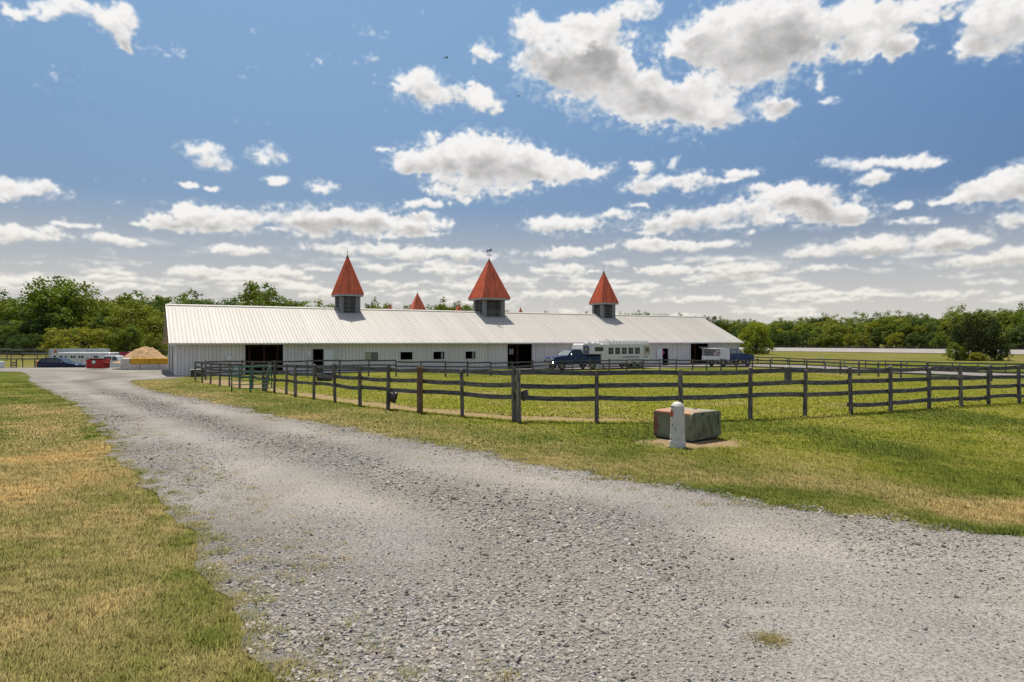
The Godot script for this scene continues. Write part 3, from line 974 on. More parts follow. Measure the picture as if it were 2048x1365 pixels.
	for x in [10.45, 50.6, 55.3]:
		var fl2 := MB.new()
		fl2.cbox(Vector3(x, 2.55, 0.12), Vector3(0.14, 0.14, 0.12), 0.02)
		fl2.tube([Vector3(x, 2.5, 0.15), Vector3(x + 0.05, 2.42, 0.27)], [0.05, 0.075], 8)
		obj("flood_lamp", fl2, trim, b)
	var bx1 := MB.new()
	bx1.cbox(Vector3(4.13, 1.43, 0.12), Vector3(0.42, 0.36, 0.16), 0.012)
	obj("meter_box", bx1, mat("box_white", lin(0.68, 0.70, 0.72), 0.5), b)
	var bx2 := MB.new()
	bx2.cbox(Vector3(10.87, 1.77, 0.06), Vector3(0.22, 0.36, 0.05), 0.006)
	obj("wall_plate", bx2, mat("plate_white", lin(0.8, 0.8, 0.78), 0.6), b)
	for x in [[16.3, 1.3, 1.03, 4.1, 1.28], [32.7, 1.78, 1.33, 4.6, 1.36], [48.95, 1.3, 1.03, 4.05, 1.28]]:
		cupola(b, Vector3(x[0], R, -W / 2), x[1], x[2], x[3], x[4], x[0] > 20 and x[0] < 40)

func cupola(b: Node3D, at: Vector3, eave: float, body: float, spire: float, rise: float, vane: bool) -> void:
	var red := []
	for v in [["red_metal", 1.0], ["red_metal_b", 0.88], ["red_metal_c", 1.1]]:
		red.append(worn(v[0], lin(0.72 * v[1], 0.145 * v[1], 0.05 * v[1]), 62, Vector3(0.3, 0.1, 0.3), 0.75, 0.45))
	var grayw := worn("gray_boards", lin(0.27, 0.27, 0.27), 63, Vector3(1.5, 0.2, 1.5), 0.65, 0.9)
	var slat := []
	for v in [["slat_wood", 0.13], ["slat_wood_b", 0.10], ["slat_wood_c", 0.18]]:
		slat.append(worn(v[0], lin(v[1], v[1] * 0.97, v[1] * 0.92), 64, Vector3(0.3, 2.0, 0.3), 0.45, 0.95))
	var core := MB.new()
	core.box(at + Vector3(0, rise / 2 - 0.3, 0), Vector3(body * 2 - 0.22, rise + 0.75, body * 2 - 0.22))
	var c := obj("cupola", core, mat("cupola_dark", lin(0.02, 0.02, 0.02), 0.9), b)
	for s in 4:
		var bs := Basis(Vector3.UP, s * PI / 2)
		var ps := MB.new()
		ps.cbox(at + bs * Vector3(body - 0.11, rise / 2 - 0.35, body - 0.11), Vector3(0.26, rise + 0.75, 0.26), 0.012, bs)
		ps.box(at + bs * Vector3(body - 0.36, rise / 2 - 0.35, body - 0.05), Vector3(0.2, rise + 0.72, 0.07), bs)
		ps.box(at + bs * Vector3(-body + 0.3, rise / 2 - 0.35, body - 0.05), Vector3(0.12, rise + 0.72, 0.07), bs)
		obj("corner_post", ps, grayw, c)
		var y := -0.62
		while y < rise - 0.02:
			var sl := MB.new()
			sl.box(at + bs * Vector3(0, y, body - 0.085), Vector3(body * 2 - 0.5, 0.125, 0.022), bs * Basis(Vector3.RIGHT, -0.5))
			obj("slat", sl, slat[rng.randi() % 3], c)
			y += 0.112
		var sill := MB.new()
		sill.box(at + bs * Vector3(0, -0.66 if s % 2 == 0 else -0.2, body - 0.02), Vector3(body * 2 - 0.3, 0.1, 0.1), bs)
		obj("sill", sill, grayw, c)
		# fascia and one face of the spire
		var fa := MB.new()
		fa.box(at + bs * Vector3(0, rise + 0.10, eave - 0.02), Vector3(eave * 2 - 0.002, 0.2, 0.04), bs)
		obj("fascia", fa, worn("fascia_gray", lin(0.4, 0.42, 0.42), 65, Vector3(0.8, 0.8, 0.8), 0.75), c)
		var f := MB.new()
		var e2 := eave + 0.03
		var A := at + bs * Vector3(-e2, rise + 0.19, e2)
		var B2 := at + bs * Vector3(e2, rise + 0.19, e2)
		var T := at + Vector3(0, rise + 0.19 + spire, 0)
		f.tri(A, B2, T)
		var nn := (B2 - A).cross(T - A).normalized()
		var k := 9 if eave < 1.5 else 12
		for i in range(1, k):
			var u := i / float(k)
			var p := A.lerp(B2, u)
			var top := 1.0 - absf(u - 0.5) * 2.0
			var q := p + (T - (A + B2) / 2) * (top * 0.985)
			var wv := (B2 - A).normalized() * 0.018
			var o := nn * 0.035
			f.quad(p - wv + o, p + wv + o, q + wv + o, q - wv + o)
			f.quad(p + wv, q + wv, q + wv + o, p + wv + o)
			f.quad(q - wv, p - wv, p - wv + o, q - wv + o)
		obj("spire_face", f, red[s % 3], c)
		var hp := MB.new()
		hp.tube([B2 + nn * 0.01, T], [0.05, 0.03], 6)
		obj("hip_cap", hp, red[2], c)
	var un := MB.new()
	un.box(at + Vector3(0, rise + 0.02, 0), Vector3(eave * 2 - 0.06, 0.04, eave * 2 - 0.06))
	obj("spire_soffit", un, mats["slat_wood"], c)
	var top_y := rise + 0.19 + spire
	var ti := MB.new()
	ti.lathe([Vector2(0.17, -0.32), Vector2(0.05, 0.02), Vector2(0.0, 0.06)], 8, at + Vector3(0, top_y, 0))
	obj("spire_tip", ti, mat("tip_dark", lin(0.05, 0.03, 0.03), 0.6), c)
	var fi := MB.new()
	var iron := mat("iron", lin(0.015, 0.015, 0.015), 0.6)
	if not vane:
		fi.lathe([Vector2(0.018, 0), Vector2(0.018, 0.3), Vector2(0.05, 0.34), Vector2(0.05, 0.38), Vector2(0.012, 0.42), Vector2(0.006, 0.8)], 7, at + Vector3(0, top_y, 0))
		obj("finial", fi, iron, c)
	else:
		fi.tube([at + Vector3(0, top_y, 0), at + Vector3(0, top_y + 0.98, 0)], [0.025, 0.016], 6)
		fi.box(at + Vector3(0, top_y + 0.42, 0), Vector3(0.55, 0.03, 0.03))
		fi.box(at + Vector3(0, top_y + 0.44, 0), Vector3(0.03, 0.03, 0.55))
		for q in [-0.27, 0.27]:
			fi.box(at + Vector3(q, top_y + 0.42, 0), Vector3(0.09, 0.11, 0.025))
		# a prancing horse cut from plate
		var hs := PackedVector2Array([Vector2(-0.36, 0.02), Vector2(-0.30, 0.13), Vector2(-0.20, 0.20), Vector2(0.02, 0.19), Vector2(0.14, 0.34), Vector2(0.22, 0.36), Vector2(0.35, 0.27), Vector2(0.32, 0.23), Vector2(0.23, 0.25), Vector2(0.19, 0.12), Vector2(0.34, 0.06), Vector2(0.32, -0.03), Vector2(0.28, 0.03), Vector2(0.14, 0.05), Vector2(0.02, 0.07), Vector2(-0.12, 0.07), Vector2(-0.17, -0.02), Vector2(-0.12, -0.14), Vector2(-0.18, -0.14), Vector2(-0.24, 0.0), Vector2(-0.27, 0.09), Vector2(-0.33, 0.0)])
		var hm := MB.new()
		var hw := []
		for q in hs: hw.append(0.015)
		hm.prism(hs, hw)
		obj("weathervane_horse", hm, iron, c, Transform3D(Basis(Vector3.UP, -0.3), at + Vector3(0.02, top_y + 0.82, 0)))
		obj("weathervane_pole", fi, iron, c)

# two more barns of the same kind stand behind; mostly their spires show
func make_back_barns() -> void:
	var spots := [[Vector3(-17.2, -1.15, -124.0), "white barn behind the long barn, its tall dark red spire rising over the roof", 60.0], [Vector3(-12.3, -1.3, -157.0), "rearmost white barn, three small red spire tips showing over the roof ridge", 60.0]]
	for k in 2:
		var s: Array = spots[k]
		var L: float = s[2]
		var b := thing("rear_barn", s[1], "barn", s[0], TURN, "barns behind the long barn")
		var w := MB.new()
		w.span(Vector3(-L / 2, 0, -7), Vector3(L / 2, 2.9, 7))
		obj("wall", w, mats["siding"], b)
		for side in [1.0, -1.0]:
			var r := MB.new()
			r.box(Vector3(0, 4.55, 3.6 * side), Vector3(L + 0.8, 0.05, 8.2), Basis(Vector3.RIGHT, 0.42 * side))
			obj("roof", r, mats["roofing"], b)
		for e in [-1.0, 1.0]:
			var g := MB.new()
			g.prism(PackedVector2Array([Vector2(-7, 2.9), Vector2(7, 2.9), Vector2(0, 6.05)]), [0.05, 0.05, 0.05])
			obj("gable", g, mats["siding_b"], b, Transform3D(Basis(Vector3.UP, -PI / 2), Vector3(e * (L / 2 - 0.06), 0, 0)))
		for q in ([0, 1] if k == 0 else [-1, 0, 1]):
			var ev := 1.78 if q == 0 else 1.3
			var sp := 4.6 if q == 0 else 4.1
			var bd := MB.new()
			bd.span(Vector3(q * 16.4 - ev * 0.76, 5.2, -ev * 0.76), Vector3(q * 16.4 + ev * 0.76, 7.55, ev * 0.76))
			var c := obj("cupola", bd, mats["slat_wood"], b)
			var f := MB.new()
			for t in 4:
				var bs := Basis(Vector3.UP, t * PI / 2)
				f.tri(Vector3(q * 16.4, 7.56, 0) + bs * Vector3(-ev, 0, ev), Vector3(q * 16.4, 7.56, 0) + bs * Vector3(ev, 0, ev), Vector3(q * 16.4, 7.56 + sp, 0))
			f.box(Vector3(q * 16.4, 7.5, 0), Vector3(ev * 2, 0.1, ev * 2))
			obj("spire", f, mats["red_metal_b"], c)
			var tp := MB.new()
			tp.lathe([Vector2(0.12, -0.3), Vector2(0.03, 0.02), Vector2(0.01, 0.5)], 6, Vector3(q * 16.4, 7.56 + sp, 0))
			obj("finial", tp, mats["iron"], c)

# ---------------------------------------------------------------- fences
func wood(key: String, c: Color, sd: int, sc: Vector2, lo := 0.35) -> StandardMaterial3D:
	if mats.has(key):
		return mats[key]
	var m := mat(key, c, 0.92)
	m.albedo_texture = noise_tex(sd, 512, 0.02, [[0.15, gray(lo)], [0.4, gray(0.72)], [0.7, gray(0.9)], [0.82, Color(1, 1, 0.97)]], 6)
	m.uv1_scale = Vector3(sc.x, sc.y, 1)
	m.metallic_specular = 0.3
	m.normal_enabled = true
	m.normal_texture = noise_tex(sd + 7, 256, 0.03, [], 4, FastNoiseLite.TYPE_SIMPLEX_SMOOTH, true, 6.0)
	return m

var plank_count := 0
func plank(p: Vector3, q: Vector3, h: float, t: float, rough := 1.0) -> MB:
	var b := MB.new()
	plank_count += 1
	var dir := (q - p).normalized()
	var side := Vector3(-dir.z, 0, dir.x).normalized()
	var n := 7
	var len := p.distance_to(q)
	var sag := rng.randf_range(-0.02, 0.035) * rough
	var prev: Array[Vector3] = []
	var u0 := rng.randf() * 9.0
	for i in n + 1:
		var s := i / float(n)
		var c := p.lerp(q, s) + Vector3.DOWN * sag * sin(s * PI) + side * 0.012 * rough * nE.get_noise_2d(s * 2.0, plank_count * 9.0)
		var top := h * 0.5 + 0.008 * rough * nC.get_noise_2d(s * 4.0, plank_count * 5.0)
		var bot := -h * 0.5 + 0.010 * rough * nC.get_noise_2d(s * 4.0, plank_count * 5.0 + 60.0)
		var r: Array[Vector3] = [c + Vector3.UP * bot + side * t * 0.5, c + Vector3.UP * top + side * t * 0.5, c + Vector3.UP * top - side * t * 0.5, c + Vector3.UP * bot - side * t * 0.5]
		if i > 0:
			for k in 4:
				var j := (k + 1) % 4
				var ua := u0 + len * (i - 1) / n
				var ub := u0 + len * s
				var va := k * 0.17
				b.tri(prev[k], r[k], r[j], Vector2(ua, va), Vector2(ub, va), Vector2(ub, va + 0.15))
				b.tri(prev[k], r[j], prev[j], Vector2(ua, va), Vector2(ub, va + 0.15), Vector2(ua, va + 0.15))
		else:
			b.quad(r[0], r[1], r[2], r[3], 0.1, 0.03)
		if i == n:
			b.quad(r[3], r[2], r[1], r[0], 0.1, 0.03)
		prev = r
	return b

func post_shape(h: float, r: float, lean: Vector2) -> MB:
	var b := MB.new()
	var rings: Array = []
	var n := 9
	var ph := rng.randf() * TAU
	var v0 := rng.randf() * 7.0
	for k in 6:
		var s: float = [0.0, 0.25, 0.55, 0.8, 0.975, 1.0][k]
		var rr := r * (1.05 - 0.12 * s) * (0.86 if k == 5 else 1.0)
		var ring: Array[Vector3] = []
		for i in n:
			var t := TAU * i / n + ph
			var bump := 1.0 + 0.13 * nE.get_noise_3d(cos(t) * 1.5 + v0 * 3.0, s * 2.0, sin(t) * 1.5)
			ring.append(Vector3(cos(t) * rr * bump + lean.x * s, -0.08 + (h + 0.08) * s + (0.02 * sin(t + ph) if k > 3 else 0.0), -sin(t) * rr * bump + lean.y * s))
		rings.append(ring)
	for k in 5:
		for i in n:
			var j := (i + 1) % n
			var u := v0 + h * k * 0.2
			b.tri(rings[k][i], rings[k][j], rings[k + 1][j], Vector2(u, i * 0.05), Vector2(u, i * 0.05 + 0.05), Vector2(u + 0.3, i * 0.05 + 0.05))
			b.tri(rings[k][i], rings[k + 1][j], rings[k + 1][i], Vector2(u, i * 0.05), Vector2(u + 0.3, i * 0.05 + 0.05), Vector2(u + 0.3, i * 0.05))
	for i in range(1, n - 1):
		b.tri(rings[5][0], rings[5][i], rings[5][i + 1], Vector2(0, 0), Vector2(0.05, 0), Vector2(0.05, 0.05))
	return b

func fence(f: Node3D, pts: Array, tops: Callable, rails: Callable, side: float, rad: float, rail_h: float, pm: Array, rm: Array, rough := 1.0) -> void:
	var heads: Array[Vector3] = []
	for i in pts.size():
		var p: Vector2 = pts[i]
		var top: float = tops.call(i)
		var lean := Vector2(rng.randf_range(-0.04, 0.04), rng.randf_range(-0.03, 0.03)) * rough
		obj("post", post_shape(top, rad * rng.randf_range(0.88, 1.1), lean), pm[rng.randi() % pm.size()], f, Transform3D(Basis(), on(p.x, p.y)))
		heads.append(on(p.x, p.y) + Vector3(lean.x, 0, lean.y) * 0.7)
	for i in pts.size() - 1:
		var a := heads[i]
		var b := heads[i + 1]
		var d := (b - a)
		d.y = 0
		var o := Vector3(-d.z, 0, d.x).normalized() * side * (rad + 0.012)
		var hs: Array = rails.call(i)
		for h in hs:
			var da := rng.randf_range(-0.022, 0.022) * rough
			var db := rng.randf_range(-0.022, 0.022) * rough
			obj("rail", plank(a + o + Vector3.UP * (h + da) - d.normalized() * 0.03, b + o + Vector3.UP * (h + db) + d.normalized() * 0.03, rail_h, 0.03, rough), rm[rng.randi() % rm.size()], f)

func make_paddock() -> void:
	var post_m := [wood("post_wood", lin(0.27, 0.25, 0.225), 71, Vector2(0.25, 1.4), 0.3), wood("post_wood_b", lin(0.23, 0.215, 0.195), 72, Vector2(0.25, 1.4), 0.3), wood("post_wood_c", lin(0.32, 0.295, 0.26), 73, Vector2(0.25, 1.4), 0.3)]
	var rail_m := [wood("rail_wood", lin(0.20, 0.197, 0.20), 74, Vector2(0.22, 1.2), 0.62), wood("rail_wood_b", lin(0.165, 0.163, 0.17), 75, Vector2(0.22, 1.2), 0.62), wood("rail_wood_c", lin(0.24, 0.23, 0.215), 76, Vector2(0.22, 1.2), 0.62)]
	var f := thing("paddock_fence", "weathered dark board fence along the lawn, curving towards the road, nearest fence", "fence", on(0, -18.6))
	f.position = Vector3.ZERO
	var nf: Array = NEAR_FENCE
	fence(f, nf, func(i): return 1.43 + 0.05 * sin(i * 2.3), func(i): return [1.34, 1.0, 0.66] if i < 22 else [1.34, 1.01, 0.66, 0.28], -1.0, 0.064, 0.128, post_m, rail_m)
	# doubled post at the bend, the newer brown post and a leaning one behind the gate
	var p2 := post_shape(1.43, 0.066, Vector2(-0.02, 0))
	obj("post", p2, post_m[2], f, Transform3D(Basis(), on(0.19, -18.52)))
	var p3 := MB.new()
	p3.cbox(Vector3(0, 0.7, 0), Vector3(0.15, 1.5, 0.15), 0.012)
	tag(obj("post", p3, wood("brown_post", lin(0.30, 0.19, 0.12), 77, Vector2(1.2, 1.2), 0.6), f, Transform3D(Basis(Vector3.UP, 0.5), on(-2.86, -21.18))), "newer brown square post")
	tag(obj("post", post_shape(1.5, 0.1, Vector2(0.22, -0.1)), post_m[2], f, Transform3D(Basis(), on(-12.65, -34.9))), "post leaning behind the green gate")

	var g := thing("tube_gate", "green tubular steel gate standing against the board fence near the barn", "gate", on(-14.2, -34.55), 0.0)
	var gm := worn("gate_green", lin(0.012, 0.15, 0.075), 78, Vector3(1, 1, 1), 0.8, 0.4)
	var dirv := Vector3(2.28, 0.1, 0.72)
	var fr := MB.new()
	var arc: Array = [Vector3(0, -0.02, 0), Vector3(0, 1.08, 0), Vector3(0, 1.2, 0) + dirv * 0.015, Vector3(0, 1.26, 0) + dirv * 0.05]
	arc.append(Vector3(0, 1.26, 0) + dirv * 0.95)
	arc.append(Vector3(0, 1.2, 0) + dirv * 0.985)
	arc.append(Vector3(0, 1.08, 0) + dirv)
	arc.append(Vector3(0, 0.16, 0) + dirv)
	fr.tube(arc, [0.03, 0.03, 0.03, 0.03, 0.03, 0.03, 0.03, 0.03], 8)
	obj("frame", fr, gm, g)
	for k in 5:
		var y := 0.17 + k * 0.205
		var br := MB.new()
		br.tube([Vector3(0, y, 0), Vector3(0, y, 0) + dirv], [0.024, 0.024], 6)
		obj("bar", br, gm, g)
	var st := MB.new()
	st.box(Vector3(0, 0.58, 0) + dirv * 0.47 + Vector3(0.01, 0, 0.03), Vector3(0.09, 1.3, 0.02), Basis(Vector3.UP, -0.3))
	obj("brace", st, gm, g)
	var ft := MB.new()
	ft.tube([Vector3(0, -0.04, 0), Vector3(0, 0.5, 0)], [0.036, 0.036], 8)
	obj("leg", ft, mat("gate_dark", lin(0.015, 0.03, 0.03), 0.5), g)

	var f2 := thing("paddock_fence", "board fence on the barn side of the paddock, beside the gravel lane", "fence")
	var ff: Array = FAR_FENCE
	fence(f2, ff, func(i): return lerpf(1.42, 1.12, ss(2, 14, i)) + 0.05 * sin(i * 1.7) + 0.12 * ss(28, 33, i), func(i): return ([1.32, 0.93, 0.55] if i < 6 else [lerpf(1.22, 1.0, ss(6, 13, i)), lerpf(0.88, 0.68, ss(6, 13, i)), lerpf(0.52, 0.35, ss(6, 13, i))]), 1.0, 0.07, 0.12, post_m, [rail_m[0], rail_m[1]])
	var f3 := thing("rail_fence", "low dark rail fence on the far side of the lane past the barn", "fence")
	var line := [Vector2(30.9, -92.0), Vector2(31.9, -88.5), Vector2(32.6, -85.5), Vector2(33.3, -82.5), Vector2(34.2, -79.8), Vector2(35.3, -77.2), Vector2(36.5, -74.9), Vector2(37.8, -72.9), Vector2(39.0, -71.2), Vector2(40.3, -69.6), Vector2(41.5, -68.0), Vector2(42.7, -66.2), Vector2(43.9, -64.3), Vector2(45.0, -62.2), Vector2(46.2, -60.0), Vector2(47.5, -57.8), Vector2(49.0, -55.5), Vector2(50.6, -53.2), Vector2(52.4, -51.0)]
	fence(f3, line, func(i): return 0.86, func(i): return [0.8, 0.45], -1.0, 0.06, 0.13, post_m, [rail_m[1], rail_m[0]])
	# rail along the outside of the track
	var f4 := thing("track_rail", "dark guard rail along the outer edge of the pale track", "fence")
	var pts := []
	for k in range(-10, 40):
		var c := Vector2(118, -311) + Vector2(0.59, 0.807) * (k * 4.5) + Vector2(0.807, -0.59) * 31.0
		pts.append(c)
	fence(f4, pts, func(i): return 1.15, func(i): return [1.0, 0.55], -1.0, 0.12, 0.22, [mat("rail_dark", lin(0.05, 0.045, 0.045), 0.8)], [mats["rail_dark"], mat("rail_gray", lin(0.16, 0.16, 0.17), 0.7)], 0.5)
	# woodside fences beyond the parked trailers
	var f5 := thing("woodside_fence", "brown and white board fence along the foot of the woods behind the trailers", "fence")
	pts = []
	for k in 26:
		pts.append(Vector2(-112 + k * 2.4, -134 + k * 0.18))
	fence(f5, pts, func(i): return 1.5, func(i): return [1.35, 1.12, 0.5], 1.0, 0.08, 0.2, [post_m[0]], [wood("brown_rail", lin(0.22, 0.19, 0.18), 79, Vector2(0.3, 1), 0.6), wood("pale_rail", lin(0.5, 0.48, 0.46), 80, Vector2(0.3, 1), 0.7), mats["brown_rail"]], 0.5)
	var f6 := thing("field_fence", "dark two rail fence across the green field behind the blue car", "fence")
	pts = []
	for k in 22:
		pts.append(Vector2(-88 + k * 2.3, -106 - k * 0.1))
	fence(f6, pts, func(i): return 1.35, func(i): return [1.25, 0.7], 1.0, 0.07, 0.1, [post_m[1]], [rail_m[1]], 0.5)
	var f7 := thing("stick_fence", "uneven row of dark posts with grey boards behind the parked car", "fence")
	pts = []
	var x := -72.0
	while x < -52.0:
		pts.append(Vector2(x, -84.0 + 0.3 * sin(x)))
		x += rng.randf_range(0.5, 1.3)
	fence(f7, pts, func(i): return 1.55 + 0.25 * sin(i * 2.7), func(i): return [1.5] if i % 3 else [1.5, 1.05, 0.75, 0.45], 1.0, 0.06, 0.16, [mat("stick_dark", lin(0.05, 0.045, 0.04), 0.9)], [wood("gray_rail", lin(0.32, 0.31, 0.3), 81, Vector2(0.3, 1), 0.6)], 0.5)

# ---------------------------------------------------------------- vehicles
func plate(b: MB, pts: Array, out := 0.012) -> void:   # a thin plate over a flat polygon (counter-clockwise from outside)
	var n: Vector3 = (pts[1] - pts[0]).cross(pts[2] - pts[0]).normalized() * out
	for i in range(1, pts.size() - 1):
		b.tri(pts[0] + n, pts[i] + n, pts[i + 1] + n)
	for i in pts.size():
		var j := (i + 1) % pts.size()
		b.quad(pts[i], pts[j], pts[j] + n, pts[i] + n)

func paint(key: String, c: Color) -> StandardMaterial3D:
	var m := mat(key, c, 0.35, 0.0)
	m.metallic_specular = 0.3
	m.clearcoat_enabled = true
	m.clearcoat = 0.3
	m.clearcoat_roughness = 0.08
	return m

func wheel(v: Node3D, x: float, z: float, r: float, w := 0.24) -> void:
	var ty := MB.new()
	ty.lathe([Vector2(r * 0.62, -w / 2), Vector2(r * 0.94, -w / 2), Vector2(r, -w / 2 + 0.04), Vector2(r, w / 2 - 0.04), Vector2(r * 0.94, w / 2), Vector2(r * 0.62, w / 2), Vector2(r * 0.58, 0), Vector2(r * 0.62, -w / 2)], 20)
	var t := obj("wheel", ty, mat("rubber", lin(0.02, 0.02, 0.02), 0.85), v, Transform3D(Basis(Vector3.RIGHT, PI / 2), Vector3(x, r, z)))
	var ri := MB.new()
	for s in [1.0, -1.0]:
		ri.lathe([Vector2(0.0, 0.02 * s), Vector2(r * 0.2, 0.05 * s), Vector2(r * 0.62, 0.03 * s)] if s < 0 else [Vector2(r * 0.62, 0.03), Vector2(r * 0.2, 0.05), Vector2(0.0, 0.02)], 16)
	for k in 6:
		var a := TAU * k / 6
		for s in [1.0, -1.0]:
			ri.box(Vector3(cos(a) * r * 0.38, s * 0.06, sin(a) * r * 0.38), Vector3(r * 0.46, 0.04, 0.06), Basis(Vector3.UP, -a))
	obj("rim", ri, mat("rim_metal", gray(0.62), 0.35, 0.9), t)

func arch(cx: float, r: float, base: float) -> Array:   # points over a wheel, from the rear side to the front side
	var out := []
	for k in 9:
		var t := PI - PI * k / 8.0
		var p := Vector2(cx + cos(t) * r, 0.36 + sin(t) * r)
		if p.y < base: p.y = base
		out.append(p)
	return out

func fill(n: int, v: float) -> Array:
	var a := []
	a.resize(n)
	a.fill(v)
	return a

func glass_mat() -> StandardMaterial3D:
	var m := mat("car_glass", lin(0.035, 0.05, 0.06), 0.04)
	m.metallic_specular = 0.45
	return m

func lamp_part(v: Node3D, called: String, at: Vector3, size: Vector3, c: Color) -> void:
	var b := MB.new()
	b.cbox(at, size, minf(0.02, size[size.min_axis_index()] * 0.3))
	obj(called, b, mat("lamp_%s" % c.to_html(), c, 0.15), v)

func pickup(called: String, label: String, at: Vector3, turn: float, body_m: Material, bed: bool) -> Node3D:
	var v := thing(called, label, "pickup truck", at, turn)
	var pts := [Vector2(-3.05 if bed else -1.05, 0.62)]
	if bed:
		pts.append_array(arch(-2.0, 0.5, 0.58))
	pts.append_array(arch(1.95, 0.5, 0.58))
	pts.append_array([Vector2(2.75, 0.55), Vector2(2.98, 0.62), Vector2(3.02, 0.85), Vector2(2.98, 1.18), Vector2(2.86, 1.27), Vector2(2.3, 1.36), Vector2(1.28, 1.42), Vector2(-1.05, 1.4)])
	if bed:
		pts.append_array([Vector2(-1.06, 1.36), Vector2(-3.05, 1.34)])
	var hw := []
	for p in pts: hw.append(0.98 if p.x < 2.8 else 0.9)
	var b := MB.new()
	b.prism(PackedVector2Array(pts), hw)
	obj("body", b, body_m, v)
	var cb := MB.new()
	var cab := PackedVector2Array([Vector2(-1.04, 1.4), Vector2(1.3, 1.42), Vector2(0.62, 1.93), Vector2(0.45, 1.98), Vector2(-0.75, 1.99), Vector2(-0.9, 1.93)])
	cb.prism(cab, [0.95, 0.95, 0.78, 0.74, 0.74, 0.78])
	obj("cab", cb, body_m, v)
	var gl := glass_mat()
	var ws := MB.new()
	plate(ws, [Vector3(1.24, 1.45, 0.86), Vector3(1.24, 1.45, -0.86), Vector3(0.63, 1.92, -0.72), Vector3(0.63, 1.92, 0.72)])
	obj("windscreen", ws, mat("screen_glass", lin(0.16, 0.19, 0.19), 0.05), v)
	for s in [1.0, -1.0]:
		for q in [[[1.05, 1.45], [0.62, 1.87], [0.2, 1.9], [0.2, 1.45]], [[0.1, 1.45], [0.1, 1.9], [-0.72, 1.9], [-0.92, 1.45]]]:
			var w := MB.new()
			var w3 := []
			for p in q:
				w3.append(Vector3(p[0], p[1], s * (0.95 - (p[1] - 1.41) / 0.52 * 0.17)))
			if s < 0: w3.reverse()
			plate(w, w3, 0.01)
			obj("side_window", w, gl if bed else mats["screen_glass"], v)
		var mr := MB.new()
		mr.cbox(Vector3(0.95, 1.5, s * 1.12), Vector3(0.12, 0.22, 0.24), 0.03)
		obj("mirror", mr, mat("chrome", gray(0.85), 0.1, 1.0), v)
		for x in [0.3, -0.75]:
			var h := MB.new()
			h.cbox(Vector3(x, 1.2, s * 0.995), Vector3(0.16, 0.035, 0.03), 0.008)
			obj("door_handle", h, mats["chrome"], v)
		lamp_part(v, "headlight", Vector3(2.93, 1.03, s * 0.76), Vector3(0.14, 0.2, 0.26), lin(0.75, 0.75, 0.72))
		if bed:
			lamp_part(v, "tail_light", Vector3(-3.03, 1.08, s * 0.9), Vector3(0.08, 0.36, 0.14), lin(0.45, 0.02, 0.02))
	var gr := MB.new()
	gr.cbox(Vector3(3.0, 1.02, 0), Vector3(0.06, 0.3, 1.2), 0.02)
	for k in 3: gr.box(Vector3(3.035, 0.93 + k * 0.09, 0), Vector3(0.03, 0.035, 1.16))
	obj("grille", gr, mats["chrome"], v)
	var bu := MB.new()
	bu.cbox(Vector3(3.05, 0.66, 0), Vector3(0.2, 0.26, 1.9), 0.05)
	if bed: bu.cbox(Vector3(-3.12, 0.68, 0), Vector3(0.18, 0.22, 1.86), 0.05)
	obj("bumper", bu, mats["chrome"], v)
	if bed:
		var bd := MB.new()
		bd.span(Vector3(-2.98, 1.345, -0.82), Vector3(-1.12, 1.36, 0.82))
		obj("bed_opening", bd, mat("bed_dark", lin(0.02, 0.02, 0.022), 0.8), v)
	for x in ([1.95, -2.0] if bed else [1.95]):
		for s in [0.86, -0.86]:
			wheel(v, x, s, 0.41)
	return v

